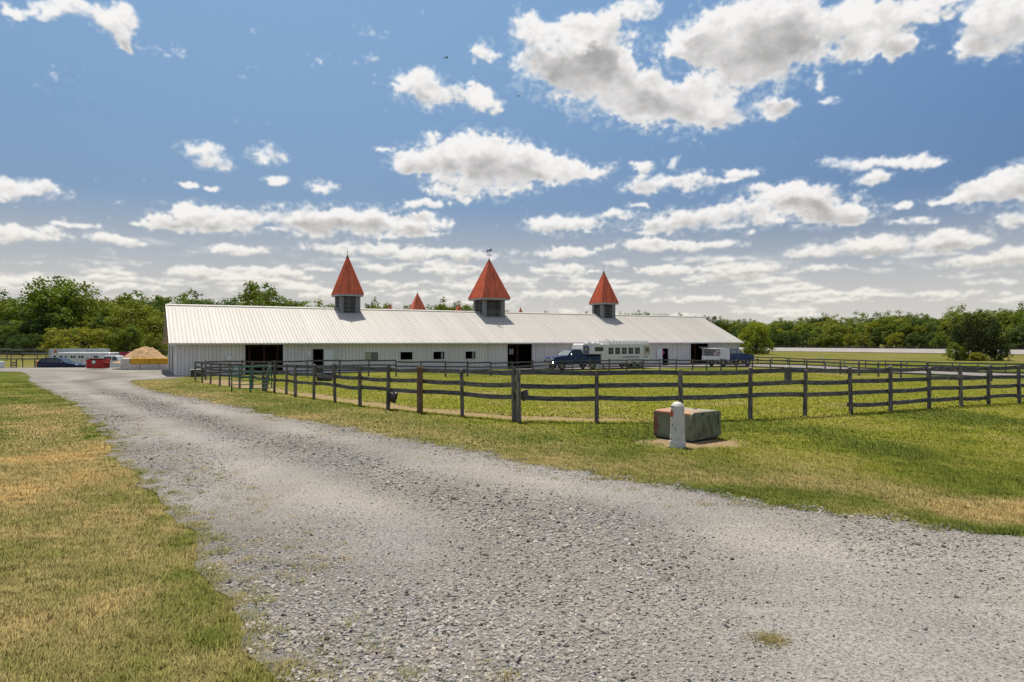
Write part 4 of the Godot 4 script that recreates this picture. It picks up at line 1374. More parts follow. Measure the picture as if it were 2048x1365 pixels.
func make_yard_right() -> void:
	var u := Vector3(cos(TURN), 0, -sin(TURN))
	# the crew-cab truck and the gooseneck trailer it tows, both along the barn
	var c := Vector3(6.15, 0, -69.5)
	var t := pickup("pickup_truck", "dark blue crew cab pickup hitched to the white horse trailer", on(c.x, c.z, 0.02), TURN + PI, paint("navy_paint", lin(0.013, 0.034, 0.105)), true)
	t.scale = Vector3(0.94, 1, 1)
	var rk := MB.new()
	rk.box(Vector3(-0.2, 2.03, 0), Vector3(0.9, 0.03, 1.3))
	obj("roof_rack", rk, mat("rack_dark", lin(0.04, 0.03, 0.03), 0.6), t)
	var hb := MB.new()
	hb.tube([Vector3(-1.9, 1.36, 0), Vector3(-1.9, 1.62, 0)], [0.06, 0.05], 8)
	obj("hitch_ball", hb, mats["rack_dark"], t)

	var v := thing("horse_trailer", "white gooseneck horse trailer with five barred windows and a hay rack on its roof", "horse trailer", on(c.x + u.x * 6.0, c.z + u.z * 6.0, 0.02), TURN + PI)
	v.scale = Vector3(0.93, 1, 1)
	# local x runs forward (to the truck); the box is 6.9 m long, the nose reaches over the truck bed
	var white := worn("trailer_white", lin(0.72, 0.73, 0.72), 91, Vector3(0.3, 0.3, 0.3), 0.92, 0.35)
	white.metallic_specular = 0.6
	var bx := MB.new()
	bx.cbox(Vector3(-0.05, 1.52, 0), Vector3(6.9, 2.16, 2.2), 0.06)
	obj("body", bx, white, v)
	var go := MB.new()
	go.prism(PackedVector2Array([Vector2(3.4, 1.52), Vector2(4.9, 1.55), Vector2(5.75, 1.62), Vector2(5.85, 2.0), Vector2(5.72, 2.5), Vector2(5.55, 2.62), Vector2(3.4, 2.6)]), [1.08, 1.08, 0.95, 0.92, 0.92, 0.98, 1.06])
	obj("gooseneck", go, white, v)
	var nk := MB.new()
	nk.cbox(Vector3(4.3, 1.35, 0), Vector3(1.7, 0.32, 0.22), 0.02)
	nk.tube([Vector3(5.0, 1.3, 0), Vector3(5.0, 1.66, 0)], [0.09, 0.09], 8)
	obj("hitch_neck", nk, mats["rack_dark"], v)
	var tan_m := worn("trailer_tan", lin(0.5, 0.44, 0.33), 92, Vector3(0.5, 0.5, 0.5), 0.85, 0.5)
	for s in [1.0, -1.0]:
		# seen from the paddock side: s = -1 after the half turn
		for k in 5:
			var x := 2.1 - k * 0.935
			var w := MB.new()
			w.cbox(Vector3(x, 1.86, s * 1.105), Vector3(0.66, 0.66, 0.05), 0.015)
			mat("alu", gray(0.62), 0.4, 0.8)
			var wn := obj("window", w, mats["rack_dark"], v)
			var p := MB.new()
			p.span(Vector3(x - 0.28, 1.58, s * 1.125), Vector3(x + 0.28, 2.14, s * 1.136))
			obj("pane", p, glass_mat(), wn)
			var ba := MB.new()
			for q in [-0.16, 0.0, 0.16]:
				ba.box(Vector3(x + q, 1.86, s * 1.145), Vector3(0.016 if q != 0.0 else 0.045, 0.56, 0.015))
			ba.box(Vector3(x, 1.86, s * 1.147), Vector3(0.54, 0.022, 0.012))
			obj("window_bars", ba, mats["alu"], wn)
		var gw := MB.new()
		gw.cbox(Vector3(3.7, 2.05, s * 1.085), Vector3(1.1, 0.42, 0.05), 0.015)
		var gn := obj("window", gw, mats["rack_dark"], v)
		for q in [-0.33, 0.33]:
			var gp2 := MB.new()
			gp2.span(Vector3(3.7 + q * 0.76 - 0.22, 1.89, s * 1.111), Vector3(3.7 + q * 0.76 + 0.22, 2.21, s * 1.119))
			obj("pane", gp2, mat("green_glass", lin(0.06, 0.075, 0.05), 0.05), gn)
		var blue := mat("stripe_blue", lin(0.07, 0.14, 0.27), 0.4)
		var st := MB.new()
		plate(st, flip_for(s, [Vector3(5.5, 1.95, s * 1.0), Vector3(5.0, 2.0, s * 1.09), Vector3(5.0, 2.13, s * 1.09), Vector3(5.55, 2.2, s * 1.0)]), 0.012)
		plate(st, flip_for(s, [Vector3(3.6, 1.98, s * 1.1), Vector3(3.05, 1.96, s * 1.1), Vector3(3.25, 2.14, s * 1.1), Vector3(3.5, 2.16, s * 1.1)]), 0.012)
		obj("blue_stripe", st, blue, v)
		var gs := MB.new()
		plate(gs, flip_for(s, [Vector3(0.7, 1.12, s * 1.1), Vector3(-1.9, 1.12, s * 1.1), Vector3(-1.9, 1.28, s * 1.1), Vector3(-0.3, 1.3, s * 1.1), Vector3(-0.4, 1.24, s * 1.1), Vector3(0.3, 1.24, s * 1.1)]), 0.01)
		plate(gs, flip_for(s, [Vector3(-2.5, 1.12, s * 1.1), Vector3(-3.3, 1.12, s * 1.1), Vector3(-3.1, 1.26, s * 1.1), Vector3(-2.6, 1.28, s * 1.1)]), 0.01)
		obj("gray_stripe", gs, mat("stripe_gray", lin(0.2, 0.27, 0.34), 0.4), v)
		var sk := MB.new()
		sk.cbox(Vector3(-0.05, 0.62, s * 1.08), Vector3(6.7, 0.3, 0.06), 0.02)
		obj("skirt", sk, mat("skirt_gray", lin(0.45, 0.46, 0.46), 0.5), v)
		var fe := MB.new()
		fe.tube([Vector3(-0.7, 0.62, s * 1.14), Vector3(-0.85, 0.84, s * 1.14), Vector3(-1.65, 0.92, s * 1.14), Vector3(-2.45, 0.84, s * 1.14), Vector3(-2.6, 0.62, s * 1.14)], [0.06, 0.06, 0.06, 0.06, 0.06], 6)
		obj("fender", fe, tan_m, v)
		for x in [-1.2, -2.1]:
			wheel(v, x, s * 1.0, 0.36, 0.22)
		var mk := MB.new()
		for k in 4:
			mk.cbox(Vector3(3.6 + k * 0.45, 1.56, s * 1.08), Vector3(0.1, 0.05, 0.03), 0.008)
		obj("marker_light", mk, mat("marker_red", lin(0.5, 0.06, 0.03), 0.3), v)
	var npb := MB.new()
	for s in [1.0, -1.0]:
		plate(npb, flip_for(s, [Vector3(5.72, 1.66, s * 0.96), Vector3(5.05, 1.6, s * 1.075), Vector3(5.05, 2.38, s * 1.06), Vector3(5.7, 2.42, s * 0.93)]), 0.03)
	obj("nose_panel", npb, mat("nose_blue", lin(0.08, 0.10, 0.2), 0.4), v)
	var sunp := MB.new()
	for s in [1.0, -1.0]:
		var pts := []
		for k in 10:
			var a := TAU * k / 10
			pts.append(Vector3(5.4 + cos(a) * 0.13, 2.03 + sin(a) * 0.13, s * 1.03))
		plate(sunp, flip_for(-s, pts), 0.02)
	obj("yellow_disc", sunp, mat("disc_yellow", lin(0.6, 0.42, 0.04), 0.5), v)
	var ur := MB.new()
	ur.cbox(Vector3(3.35, 1.0, 0), Vector3(0.1, 1.05, 2.0), 0.02)
	obj("front_wall", ur, worn("neck_brown", lin(0.17, 0.13, 0.09), 93, Vector3(1, 1, 1), 0.6, 0.7), v)
	var bk := MB.new()
	bk.cbox(Vector3(-3.02, 1.91, -0.98), Vector3(0.92, 0.98, 0.32), 0.02)
	var bn := obj("rear_box", bk, tan_m, v)
	var bwn := MB.new()
	for q in [[-0.12, 0.11], [0.12, 0.11], [-0.12, -0.11], [0.12, -0.11]]:
		bwn.box(Vector3(-3.02 + q[0], 1.95 + q[1], -1.145), Vector3(0.19, 0.17, 0.02))
	obj("pane", bwn, glass_mat(), bn)
	var rack := MB.new()
	for s in [0.95, -0.95]:
		rack.tube([Vector3(2.2, 2.86, s), Vector3(-3.4, 2.86, s)], [0.03, 0.03], 6)
		rack.tube([Vector3(2.2, 2.72, s), Vector3(-3.4, 2.72, s)], [0.02, 0.02], 6)
		for k in 12:
			rack.tube([Vector3(2.1 - k * 0.49, 2.58, s), Vector3(2.1 - k * 0.49, 2.87, s)], [0.018, 0.018], 5)
	for k in 7:
		rack.tube([Vector3(2.1 - k * 0.9, 2.64, 0.95), Vector3(2.1 - k * 0.9, 2.64, -0.95)], [0.02, 0.02], 5)
	obj("hay_rack", rack, mats["alu"], v)
	var ld := MB.new()
	for s in [-0.62, -1.0]:
		ld.tube([Vector3(2.0, 2.62, s), Vector3(2.55, 3.05, s)], [0.025, 0.025], 5)
	obj("ladder", ld, mats["alu"], v)
	var vt := MB.new()
	for x in [4.6, 3.7, 2.9]:
		vt.cbox(Vector3(x, 2.65, 0), Vector3(0.35, 0.12, 0.35), 0.03)
	obj("roof_vent", vt, white, v)
	var jk := MB.new()
	jk.tube([Vector3(3.0, 0.06, -0.9), Vector3(3.0, 0.6, -0.9)], [0.06, 0.06], 6)
	jk.cbox(Vector3(3.0, 0.04, -0.9), Vector3(0.24, 0.06, 0.24), 0.01)
	obj("jack_stand", jk, mats["rack_dark"], v)

	# the vet's truck: white utility body with its rear open
	var r := Vector3(25.2, 0, -78.9)
	var t2 := pickup("utility_truck", "blue cab truck with white utility body, rear shelves open, beside the barn", on(r.x, r.z, 0.02), TURN, paint("blue_paint", lin(0.012, 0.036, 0.11)), false)
	t2.set_meta("category", "utility truck")
	var ub := MB.new()
	var up := [Vector2(-3.35, 0.66), Vector2(-2.9, 0.62)]
	up.append_array(arch(-2.0, 0.5, 0.58))
	up.append_array([Vector2(-1.1, 0.6), Vector2(-1.1, 1.98), Vector2(-1.2, 2.02), Vector2(-2.55, 2.02)])
	up.append_array([Vector2(-2.55, 1.2), Vector2(-3.35, 1.2)])
	ub.prism(PackedVector2Array(up), fill(up.size(), 1.03))
	obj("utility_body", ub, worn("utility_white", lin(0.72, 0.73, 0.75), 94, Vector3(0.5, 0.5, 0.5), 0.92, 0.35), t2)
	var cs := MB.new()   # open rear bay: roof, far side, shelves
	cs.span(Vector3(-3.5, 1.96, -1.0), Vector3(-2.552, 2.01, 1.0))
	cs.span(Vector3(-3.3, 1.2, -1.0), Vector3(-2.552, 1.96, -0.95))
	for y in [1.42, 1.64, 1.82]:
		cs.span(Vector3(-3.3, y, -0.95), Vector3(-2.56, y + 0.025, 0.9))
	obj("rear_bay", cs, mats["utility_white"], t2)
	for k in 9:
		var d := MB.new()
		d.cbox(Vector3(-2.72 - (k % 3) * 0.24, 1.31 + floorf(k / 3.0) * 0.215, 0.86), Vector3(0.2, 0.16, 0.1), 0.015)
		obj("drawer", d, [mat("drawer_gray", lin(0.5, 0.52, 0.54), 0.5), mat("drawer_red", lin(0.35, 0.05, 0.04), 0.5), mats["drawer_gray"]][(k + int(k / 3.0)) % 3], t2)
	var pl := MB.new()
	for z in [0.5, 0.7, -0.5]:
		pl.tube([Vector3(-1.6, 2.1, z), Vector3(-4.3, 2.16, z)], [0.035, 0.035], 6)
	obj("roof_pipe", pl, mats["alu"], t2)
	for s in [0.88, -0.88]:
		wheel(t2, -2.0, s, 0.41)
	var dk := thing("parked_car", "dark car parked behind the blue utility truck, only its upper part showing", "car", on(27.0, -84.0, 0.02), TURN)
	car_shape(dk, paint("plum_paint", lin(0.05, 0.04, 0.06)), 1.72, mat("plum_glass", lin(0.18, 0.14, 0.24), 0.08))

func flip_for(s: float, pts: Array) -> Array:
	var out := pts.duplicate()
	if s < 0.0: out.reverse()
	# counter-clockwise from outside: for +z sides the given order runs front to rear (clockwise), so turn it round
	out.reverse()
	return out

func car_shape(v: Node3D, body_m: Material, h: float, glass: Material) -> void:
	var pts := [Vector2(-2.2, 0.5)]
	pts.append_array(arch(-1.32, 0.4, 0.34))
	pts.append_array(arch(1.36, 0.4, 0.34))
	pts.append_array([Vector2(2.1, 0.36), Vector2(2.24, 0.5), Vector2(2.22, 0.82), Vector2(2.0, 0.96), Vector2(1.0, 1.08), Vector2(-2.12, 1.12), Vector2(-2.24, 0.95)])
	var hw := []
	for p in pts: hw.append(0.9 if absf(p.x) < 2.05 else 0.78)
	var b := MB.new()
	b.prism(PackedVector2Array(pts), hw)
	obj("body", b, body_m, v)
	var cb := MB.new()
	cb.prism(PackedVector2Array([Vector2(-2.14, 1.1), Vector2(1.05, 1.06), Vector2(0.35, h - 0.12), Vector2(0.1, h - 0.03), Vector2(-1.0, h), Vector2(-1.65, h - 0.06), Vector2(-1.9, h - 0.2)]), [0.87, 0.87, 0.7, 0.67, 0.67, 0.67, 0.7])
	obj("cabin", cb, body_m, v)
	var k := 0.17 / (h - 1.2)
	for s in [1.0, -1.0]:
		for q in [[[0.85, 1.13], [0.3, h - 0.16], [-0.3, h - 0.12], [-0.3, 1.13]], [[-0.36, 1.13], [-0.36, h - 0.12], [-1.15, h - 0.13], [-1.2, 1.15]], [[-1.26, 1.15], [-1.22, h - 0.13], [-1.68, h - 0.22], [-1.85, 1.2]]]:
			var w := MB.new()
			var w3 := []
			for p in q: w3.append(Vector3(p[0], p[1], s * (0.87 - (p[1] - 1.08) * k)))
			if s < 0: w3.reverse()
			plate(w, w3, 0.008)
			obj("side_window", w, glass, v)
		lamp_part(v, "headlight", Vector3(2.08, 0.84, s * 0.62), Vector3(0.22, 0.14, 0.3), lin(0.75, 0.75, 0.72))
		lamp_part(v, "tail_light", Vector3(-2.14, 1.1, s * 0.76), Vector3(0.16, 0.42, 0.16), lin(0.5, 0.03, 0.02))
		var mr := MB.new()
		mr.cbox(Vector3(0.72, 1.12, s * 0.98), Vector3(0.12, 0.15, 0.2), 0.03)
		obj("mirror", mr, body_m, v)
		for x in [1.36, -1.32]:
			wheel(v, x, s * 0.8, 0.34, 0.22)
	var ws := MB.new()
	plate(ws, [Vector3(1.0, 1.1, 0.8), Vector3(1.0, 1.1, -0.8), Vector3(0.36, h - 0.14, -0.66), Vector3(0.36, h - 0.14, 0.66)])
	obj("windscreen", ws, glass, v)
	var rw := MB.new()
	plate(rw, [Vector3(-2.1, 1.18, -0.78), Vector3(-2.1, 1.18, 0.78), Vector3(-1.9, h - 0.22, 0.66), Vector3(-1.9, h - 0.22, -0.66)])
	obj("rear_window", rw, glass, v)

func make_yard_left() -> void:
	var suv := thing("parked_suv", "dark blue family car parked in front of the long white trailer", "car", on(-51.3, -77.6, 0.0), 0.0)
	car_shape(suv, paint("suv_paint", lin(0.010, 0.018, 0.06)), 1.66, glass_mat())
	# long white horse trailer
	var white: StandardMaterial3D = mats.get("trailer_white", worn("trailer_white", lin(0.72, 0.73, 0.72), 91, Vector3(0.3, 0.3, 0.3), 0.92, 0.35))
	var v := thing("stock_trailer", "long white horse trailer with small dark windows, behind the blue car", "horse trailer", on(-52.2, -83.5), 0.0)
	var b := MB.new()
	b.cbox(Vector3(0.4, 1.35, 0), Vector3(6.3, 1.9, 2.1), 0.06)
	obj("body", b, white, v)
	var ns := MB.new()
	ns.prism(PackedVector2Array([Vector2(-3.5, 0.95), Vector2(-2.75, 0.6), Vector2(-2.75, 2.28), Vector2(-3.4, 2.22), Vector2(-3.55, 1.9)]), fill(5, 1.02))
	obj("nose", ns, white, v)
	for q in [[-3.1, 0.3], [-2.3, 0.34], [-1.75, 0.2], [-1.05, 0.24], [-0.72, 0.26], [-0.1, 0.22], [0.25, 0.3], [1.75, 0.26], [2.05, 0.2], [3.0, 0.28], [3.35, 0.26]]:
		var w := MB.new()
		w.cbox(Vector3(q[0], 1.78, 1.055 if q[0] > -2.7 else 1.03), Vector3(q[1], 0.26, 0.03), 0.008)
		obj("window", w, glass_mat(), v)
	var se := MB.new()
	for x in [-2.45, -1.45, 1.35]:
		se.box(Vector3(x, 1.4, 1.056), Vector3(0.03, 1.6, 0.012))
	obj("door_seam", se, mat("seam_gray", lin(0.3, 0.3, 0.3), 0.6), v)
	for x in [0.3, 1.05]:
		for s in [0.96, -0.96]:
			wheel(v, x, s, 0.34, 0.2)
	var rl := MB.new()
	rl.tube([Vector3(-1.5, 2.42, 0.8), Vector3(0.6, 2.42, 0.8)], [0.025, 0.025], 5)
	for k in 6: rl.tube([Vector3(-1.5 + k * 0.42, 2.3, 0.8), Vector3(-1.5 + k * 0.42, 2.42, 0.8)], [0.02, 0.02], 5)
	obj("roof_rail", rl, mat("alu", gray(0.62), 0.4, 0.8), v)
	# container
	var ct := thing("shipping_container", "pale blue grey steel container with an orange panel, behind the white trailer", "container", on(-57.0, -90.0), 0.0)
	var cm := worn("container_blue", lin(0.66, 0.73, 0.77), 95, Vector3(0.5, 0.1, 0.5), 0.85, 0.6)
	var cr := MB.new()
	cr.span(Vector3(-3.25, 0.05, -1.2), Vector3(3.25, 2.66, 1.15))
	cr.span(Vector3(-3.28, 2.56, 1.15), Vector3(3.28, 2.68, 1.24))
	cr.span(Vector3(-3.28, 0.0, 1.15), Vector3(3.28, 0.16, 1.24))
	for x in [-3.21, 3.21]:
		cr.span(Vector3(x - 0.07, 0.16, 1.15), Vector3(x + 0.07, 2.56, 1.24))
	obj("frame", cr, cm, ct)
	var ribs := ribbed(6.2, 2.4, 0.27, 0.09, 0.05)
	obj("corrugated_side", ribs, cm, ct, Transform3D(Basis(), Vector3(-3.1, 0.16, 1.18)))
	var op := MB.new()
	op.span(Vector3(-2.65, 1.2, 1.18), Vector3(-2.3, 2.5, 1.245))
	obj("orange_panel", op, mat("panel_orange", lin(0.48, 0.14, 0.05), 0.7), ct)
	# small refuse skip
	var dp := thing("dumpster", "small red steel dumpster with a round green badge, beside the block bin", "dumpster", on(-42.65, -70.3), 0.02)
	var rd := worn("dumpster_red", lin(0.48, 0.016, 0.02), 96, Vector3(0.6, 0.6, 0.6), 0.75, 0.5)
	var sh := MB.new()
	sh.prism(PackedVector2Array([Vector2(-0.6, 0.1), Vector2(0.62, 0.1), Vector2(0.7, 0.98), Vector2(-0.72, 1.06)]), fill(4, 0.83))
	obj("bin_shell", sh, rd, dp, Transform3D(Basis(Vector3.UP, -PI / 2), Vector3.ZERO))
	var li := MB.new()
	li.box(Vector3(0, 1.05, 0.0), Vector3(1.72, 0.05, 1.46), Basis(Vector3.RIGHT, -0.055))
	obj("lid", li, mat("lid_red", lin(0.25, 0.02, 0.02), 0.5), dp)
	for x in [-0.62, 0.62]:
		var rb := MB.new()
		rb.box(Vector3(x, 0.52, 0.685), Vector3(0.06, 0.84, 0.05), Basis(Vector3.RIGHT, 0.09))
		obj("stiffener", rb, rd, dp)
		var pk := MB.new()
		pk.cbox(Vector3(x * 1.45, 0.62, 0.0), Vector3(0.1, 0.14, 0.9), 0.02)
		obj("fork_pocket", pk, rd, dp)
	var bg := MB.new()
	bg.lathe([Vector2(0.22, 0.0), Vector2(0.22, 0.012), Vector2(0.0, 0.013)], 18)
	var bdg := obj("badge", bg, mat("badge_green", lin(0.05, 0.22, 0.08), 0.5), dp, Transform3D(Basis(Vector3.RIGHT, PI / 2 + 0.0), Vector3(-0.05, 0.76, 0.69)))
	var bw := MB.new()
	bw.lathe([Vector2(0.15, 0.012), Vector2(0.15, 0.02), Vector2(0.0, 0.021)], 14)
	obj("badge_face", bw, mat("badge_white", lin(0.75, 0.78, 0.75), 0.5), bdg)
	# bin of stacked concrete blocks
	var bin := thing("block_bin", "bin of stacked concrete blocks, its top row painted yellow, beside the barn gable", "storage bin", on(-39.0, -67.9), 0.0)
	var fx := Vector3(3.75, 0, -1.15).normalized()
	var turn := atan2(-fx.z, fx.x)
	bin.rotation.y = turn
	var con := [worn("block_gray", lin(0.72, 0.68, 0.62), 97, Vector3(0.7, 0.7, 0.7), 0.86, 0.95), worn("block_gray_b", lin(0.66, 0.62, 0.57), 98, Vector3(0.7, 0.7, 0.7), 0.84, 0.95)]
	var yel := [worn("block_yellow", lin(0.75, 0.40, 0.03), 99, Vector3(0.6, 0.6, 0.6), 0.8, 0.9)]
	for row in 2:
		for k in 5:
			var bb := MB.new()
			var w := 1.72
			var x := 0.86 + k * 1.75 - (0.86 if row == 1 else 0.0)
			if row == 1 and k == 0:
				w = 0.82
				x = 0.41
			elif row == 1:
				x = 0.86 + 0.9 + (k - 1) * 1.75
			bb.cbox(Vector3(x, 0.29 + row * 0.58, -0.3 + rng.randf_range(-0.012, 0.012)), Vector3(w, 0.57, 0.6), 0.03)
			obj("block", bb, yel[0] if row == 1 and k > 0 else con[rng.randi() % 2], bin)
		for k in 4:
			var bb := MB.new()
			bb.cbox(Vector3(0.3 + rng.randf_range(-0.012, 0.012), 0.29 + row * 0.58, -0.62 - 0.87 - k * 1.75), Vector3(0.6, 0.57, 1.72), 0.03)
			obj("block", bb, con[rng.randi() % 2], bin)
	# the pile inside it
	var pile := heap(3.0, 1.55, 3, 1.0)
	tag(obj("sand_pile", pile, worn("sand", lin(0.46, 0.30, 0.16), 100, Vector3(0.8, 0.8, 0.8), 0.6, 1.0), null, Transform3D(Basis(), on(-38.5, -71.6, 0.7))), "heap of tan sand piled above the yellow blocks", "sand pile")
	var pile2 := heap(2.3, 1.75, 4, 1.0)
	tag(obj("sand_pile", pile2, mats["sand"], null, Transform3D(Basis(), on(-54.4, -94.0))), "small pale sand heap beyond the trailers", "sand pile")
	# white pickup mostly hidden behind the skip
	pickup("pickup_truck", "white pickup half hidden between the red dumpster and the block bin", on(-46.3, -79.5), 0.0, paint("white_paint", lin(0.72, 0.73, 0.74)), true)
	var tp := thing("tarp_cover", "dark pink sloping cover seen above the white pickup", "cover", on(-47.6, -86.0), 0.0)
	var tb := MB.new()
	tb.prism(PackedVector2Array([Vector2(-1.2, 0.1), Vector2(1.3, 0.1), Vector2(1.3, 1.5), Vector2(-0.2, 2.15), Vector2(-1.2, 2.1)]), [1.2, 1.2, 1.2, 1.05, 1.05])
	obj("sheet", tb, mat("tarp_pink", lin(0.32, 0.02, 0.06), 0.6), tp)
	var wb := thing("utility_box", "small white box with a dark plate by the field edge", "utility box", on(-55.3, -73.6), 0.0)
	var wx := MB.new()
	wx.cbox(Vector3(0, 0.35, 0), Vector3(0.75, 0.7, 0.5), 0.03)
	obj("box_shell", wx, mat("box_white", lin(0.68, 0.70, 0.72), 0.5), wb)
	var wp := MB.new()
	wp.span(Vector3(-0.2, 0.3, 0.251), Vector3(0.2, 0.42, 0.262))
	obj("plate", wp, mat("plate_dark", lin(0.04, 0.05, 0.06), 0.5), wb)

func heap(r: float, h: float, sd: int, sy: float) -> ArrayMesh:
	var n := fbm(sd, 0.5, 4)
	var v := PackedVector3Array()
	var idx := PackedInt32Array()
	var K := 26
	var S := 44
	for i in K + 1:
		for k in S:
			var t := TAU * k / S
			var q := i / float(K)
			var x := cos(t) * r * q
			var z := sin(t) * r * q
			var y := h * pow(0.5 + 0.5 * cos(PI * q), 0.82) * sy
			y += 0.30 * n.get_noise_2d(x * 1.3, z * 1.3) * (1.0 - q * q) + 0.11 * n.get_noise_2d(x * 6.0, z * 6.0) * (1.0 - q)
			v.append(Vector3(x, y - 0.03 * q, z))
	for i in K:
		for k in S:
			var a := i * S + k
			var b := i * S + (k + 1) % S
			idx.append_array([a, a + S, b, b, a + S, b + S])
	var st := SurfaceTool.new()
	st.begin(Mesh.PRIMITIVE_TRIANGLES)
	for p in v: st.add_vertex(p)
	for i in range(0, idx.size(), 3):
		st.add_index(idx[i]); st.add_index(idx[i + 2]); st.add_index(idx[i + 1])
	st.generate_normals()
	var m := st.commit()
	var arr := m.surface_get_arrays(0)
	var ns: PackedVector3Array = arr[Mesh.ARRAY_NORMAL]
	var s := 0.0
	for q in ns: s += q.y
	if s < 0.0:
		for i in ns.size(): ns[i] = -ns[i]
		var id2: PackedInt32Array = arr[Mesh.ARRAY_INDEX]
		for i in range(0, id2.size(), 3):
			var t := id2[i + 1]
			id2[i + 1] = id2[i + 2]
			id2[i + 2] = t
		arr[Mesh.ARRAY_INDEX] = id2
		arr[Mesh.ARRAY_NORMAL] = ns
		m = ArrayMesh.new()
		m.add_surface_from_arrays(Mesh.PRIMITIVE_TRIANGLES, arr)
	return m

# ---------------------------------------------------------------- small things
func tinted_grid(b: MB, o: Vector3, ax: Vector3, ay: Vector3, nx: int, ny: int, bend: Callable, tint: Callable) -> void:
	var p: Array = []
	for j in ny + 1:
		var r: Array[Vector3] = []
		for i in nx + 1:
			r.append(bend.call(o + ax * (i / float(nx)) + ay * (j / float(ny))))
		p.append(r)
	for j in ny:
		for i in nx:
			b.col = tint.call((p[j][i] + p[j + 1][i + 1]) * 0.5)
			b.quad(p[j][i], p[j][i + 1], p[j + 1][i + 1], p[j + 1][i])
	b.col = Color.WHITE

func make_small_things() -> void:
	# ground-mounted transformer
	var TW := 1.0
	var TD := 1.02
	var th := 0.6435
	var F := Vector3(3.85, 0, -14.76)
	var ctr := F + Vector3(0.8, 0, -0.6) * TW / 2 + Vector3(-0.6, 0, -0.8) * TD / 2
	var t := thing("transformer_box", "green metal transformer box on bare earth, its top rusted orange at one corner", "transformer box", on(ctr.x, ctr.z), th)
	var nz := fbm(77, 3.0, 4)
	var rust := func(p: Vector3) -> Color:
		var g := Color(0.14, 0.16, 0.105)
		var n := nz.get_noise_3d(p.x, p.y, p.z)
		var n2 := nz.get_noise_3d(p.x * 4.0, p.y * 0.8, p.z * 4.0)
		g = g.lerp(Color(0.22, 0.245, 0.195), clampf(0.35 + 0.9 * n + 0.4 * n2, 0, 1) * 0.6)
		if p.y > 0.585:   # weathered top: sun-bleached towards the front, rusted towards the back corner
			g = g.lerp(Color(0.27, 0.27, 0.19), 0.7)
			var k := ss(-0.25, 0.75, -p.x * 1.1 - p.z * 0.35 + 0.3 * n + 0.18)
			g = g.lerp(Color(0.36, 0.165, 0.10), k * 0.85)
			var y := ss(0.1, 0.3, n2 + 0.1) * ss(0.15, 0.45, -p.x) * ss(-0.1, 0.3, p.z)
			g = g.lerp(Color(0.48, 0.24, 0.05), y * 0.8)
		else:
			var k := ss(-0.47, -0.50, p.x) * ss(-0.30, -0.44, p.z + 0.1 * n) * 0.9
			k = maxf(k, 0.55 * ss(0.47, 0.59, p.y + 0.06 * n) * ss(0.1, -0.4, p.z) * ss(-0.3, -0.5, p.x))
			g = g.lerp(Color(0.20, 0.07, 0.05), k)
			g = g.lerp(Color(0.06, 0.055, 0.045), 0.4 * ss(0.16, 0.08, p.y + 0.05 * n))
		return g
	var tm := mat("transformer_paint", Color.WHITE, 0.6, 0.0, true)
	tm.metallic_specular = 0.4
	var hx := TW / 2
	var hz := TD / 2
	var rnd := func(p: Vector3) -> Vector3:
		var ex := maxf(absf(p.x) - (hx - 0.05), 0.0)
		var ez := maxf(absf(p.z) - (hz - 0.05), 0.0)
		p.y -= (ex * ex + ez * ez) * 11.0 - 0.02 * (1.0 - absf(p.x) / hx)
		return p
	var tb := MB.new()
	tinted_grid(tb, Vector3(-hx, 0.64, hz), Vector3(TW, 0, 0), Vector3(0, 0, -TD), 40, 40, rnd, rust)
	var same := func(p: Vector3) -> Vector3: return p
	tinted_grid(tb, Vector3(-hx, 0.04, hz), Vector3(TW, 0, 0), Vector3(0, 0.575, 0), 24, 16, same, rust)
	tinted_grid(tb, Vector3(-hx, 0.04, -hz), Vector3(0, 0, TD), Vector3(0, 0.575, 0), 24, 16, same, rust)
	tinted_grid(tb, Vector3(hx, 0.04, hz), Vector3(0, 0, -TD), Vector3(0, 0.575, 0), 12, 8, same, rust)
	tinted_grid(tb, Vector3(hx, 0.04, -hz), Vector3(-TW, 0, 0), Vector3(0, 0.575, 0), 12, 8, same, rust)
	obj("tank", tb, tm, t)
	# front hood: a rounded frame proud of the tank
	var hd := MB.new()
	var prof := PackedVector2Array([Vector2(-hx - 0.012, 0.03), Vector2(hx + 0.012, 0.09), Vector2(hx + 0.012, 0.56), Vector2(hx - 0.005, 0.612), Vector2(hx - 0.05, 0.64), Vector2(-hx + 0.06, 0.64), Vector2(-hx + 0.005, 0.605), Vector2(-hx - 0.012, 0.55)])
	hd.prism(prof, fill(8, 0.035))
	obj("hood", hd, worn("hood_green", lin(0.175, 0.20, 0.13), 101, Vector3(1.5, 0.5, 1.5), 0.62, 0.6), t, Transform3D(Basis(), Vector3(0, 0, hz + 0.02)))
	var hp := MB.new()
	hp.cbox(Vector3(0.02, 0.33, hz + 0.058), Vector3(0.86, 0.46, 0.012), 0.004)
	obj("door", hp, worn("hood_green_b", lin(0.15, 0.172, 0.112), 102, Vector3(1.2, 0.4, 1.2), 0.6, 0.55), t)
	var sl := MB.new()
	sl.box(Vector3(0.395, 0.46, hz + 0.069), Vector3(0.022, 0.22, 0.012))
	obj("hinge_slot", sl, mat("slot_dark", lin(0.012, 0.014, 0.01), 0.7), t)
	var lk := MB.new()
	lk.cbox(Vector3(0.2, 0.652, 0.1), Vector3(0.12, 0.03, 0.05), 0.008)
	obj("latch", lk, mats["slot_dark"], t)
	var pad := MB.new()
	pad.cbox(Vector3(0, 0.02, 0), Vector3(TW - 0.08, 0.07, TD - 0.06), 0.01)
	obj("pad", pad, mat("pad_dark", lin(0.05, 0.045, 0.04), 0.9), t)

	var bo := thing("bollard", "white marker post with an orange sticker in front of the green transformer box", "bollard", on(3.43, -14.13), -0.92)
	var bm := MB.new()
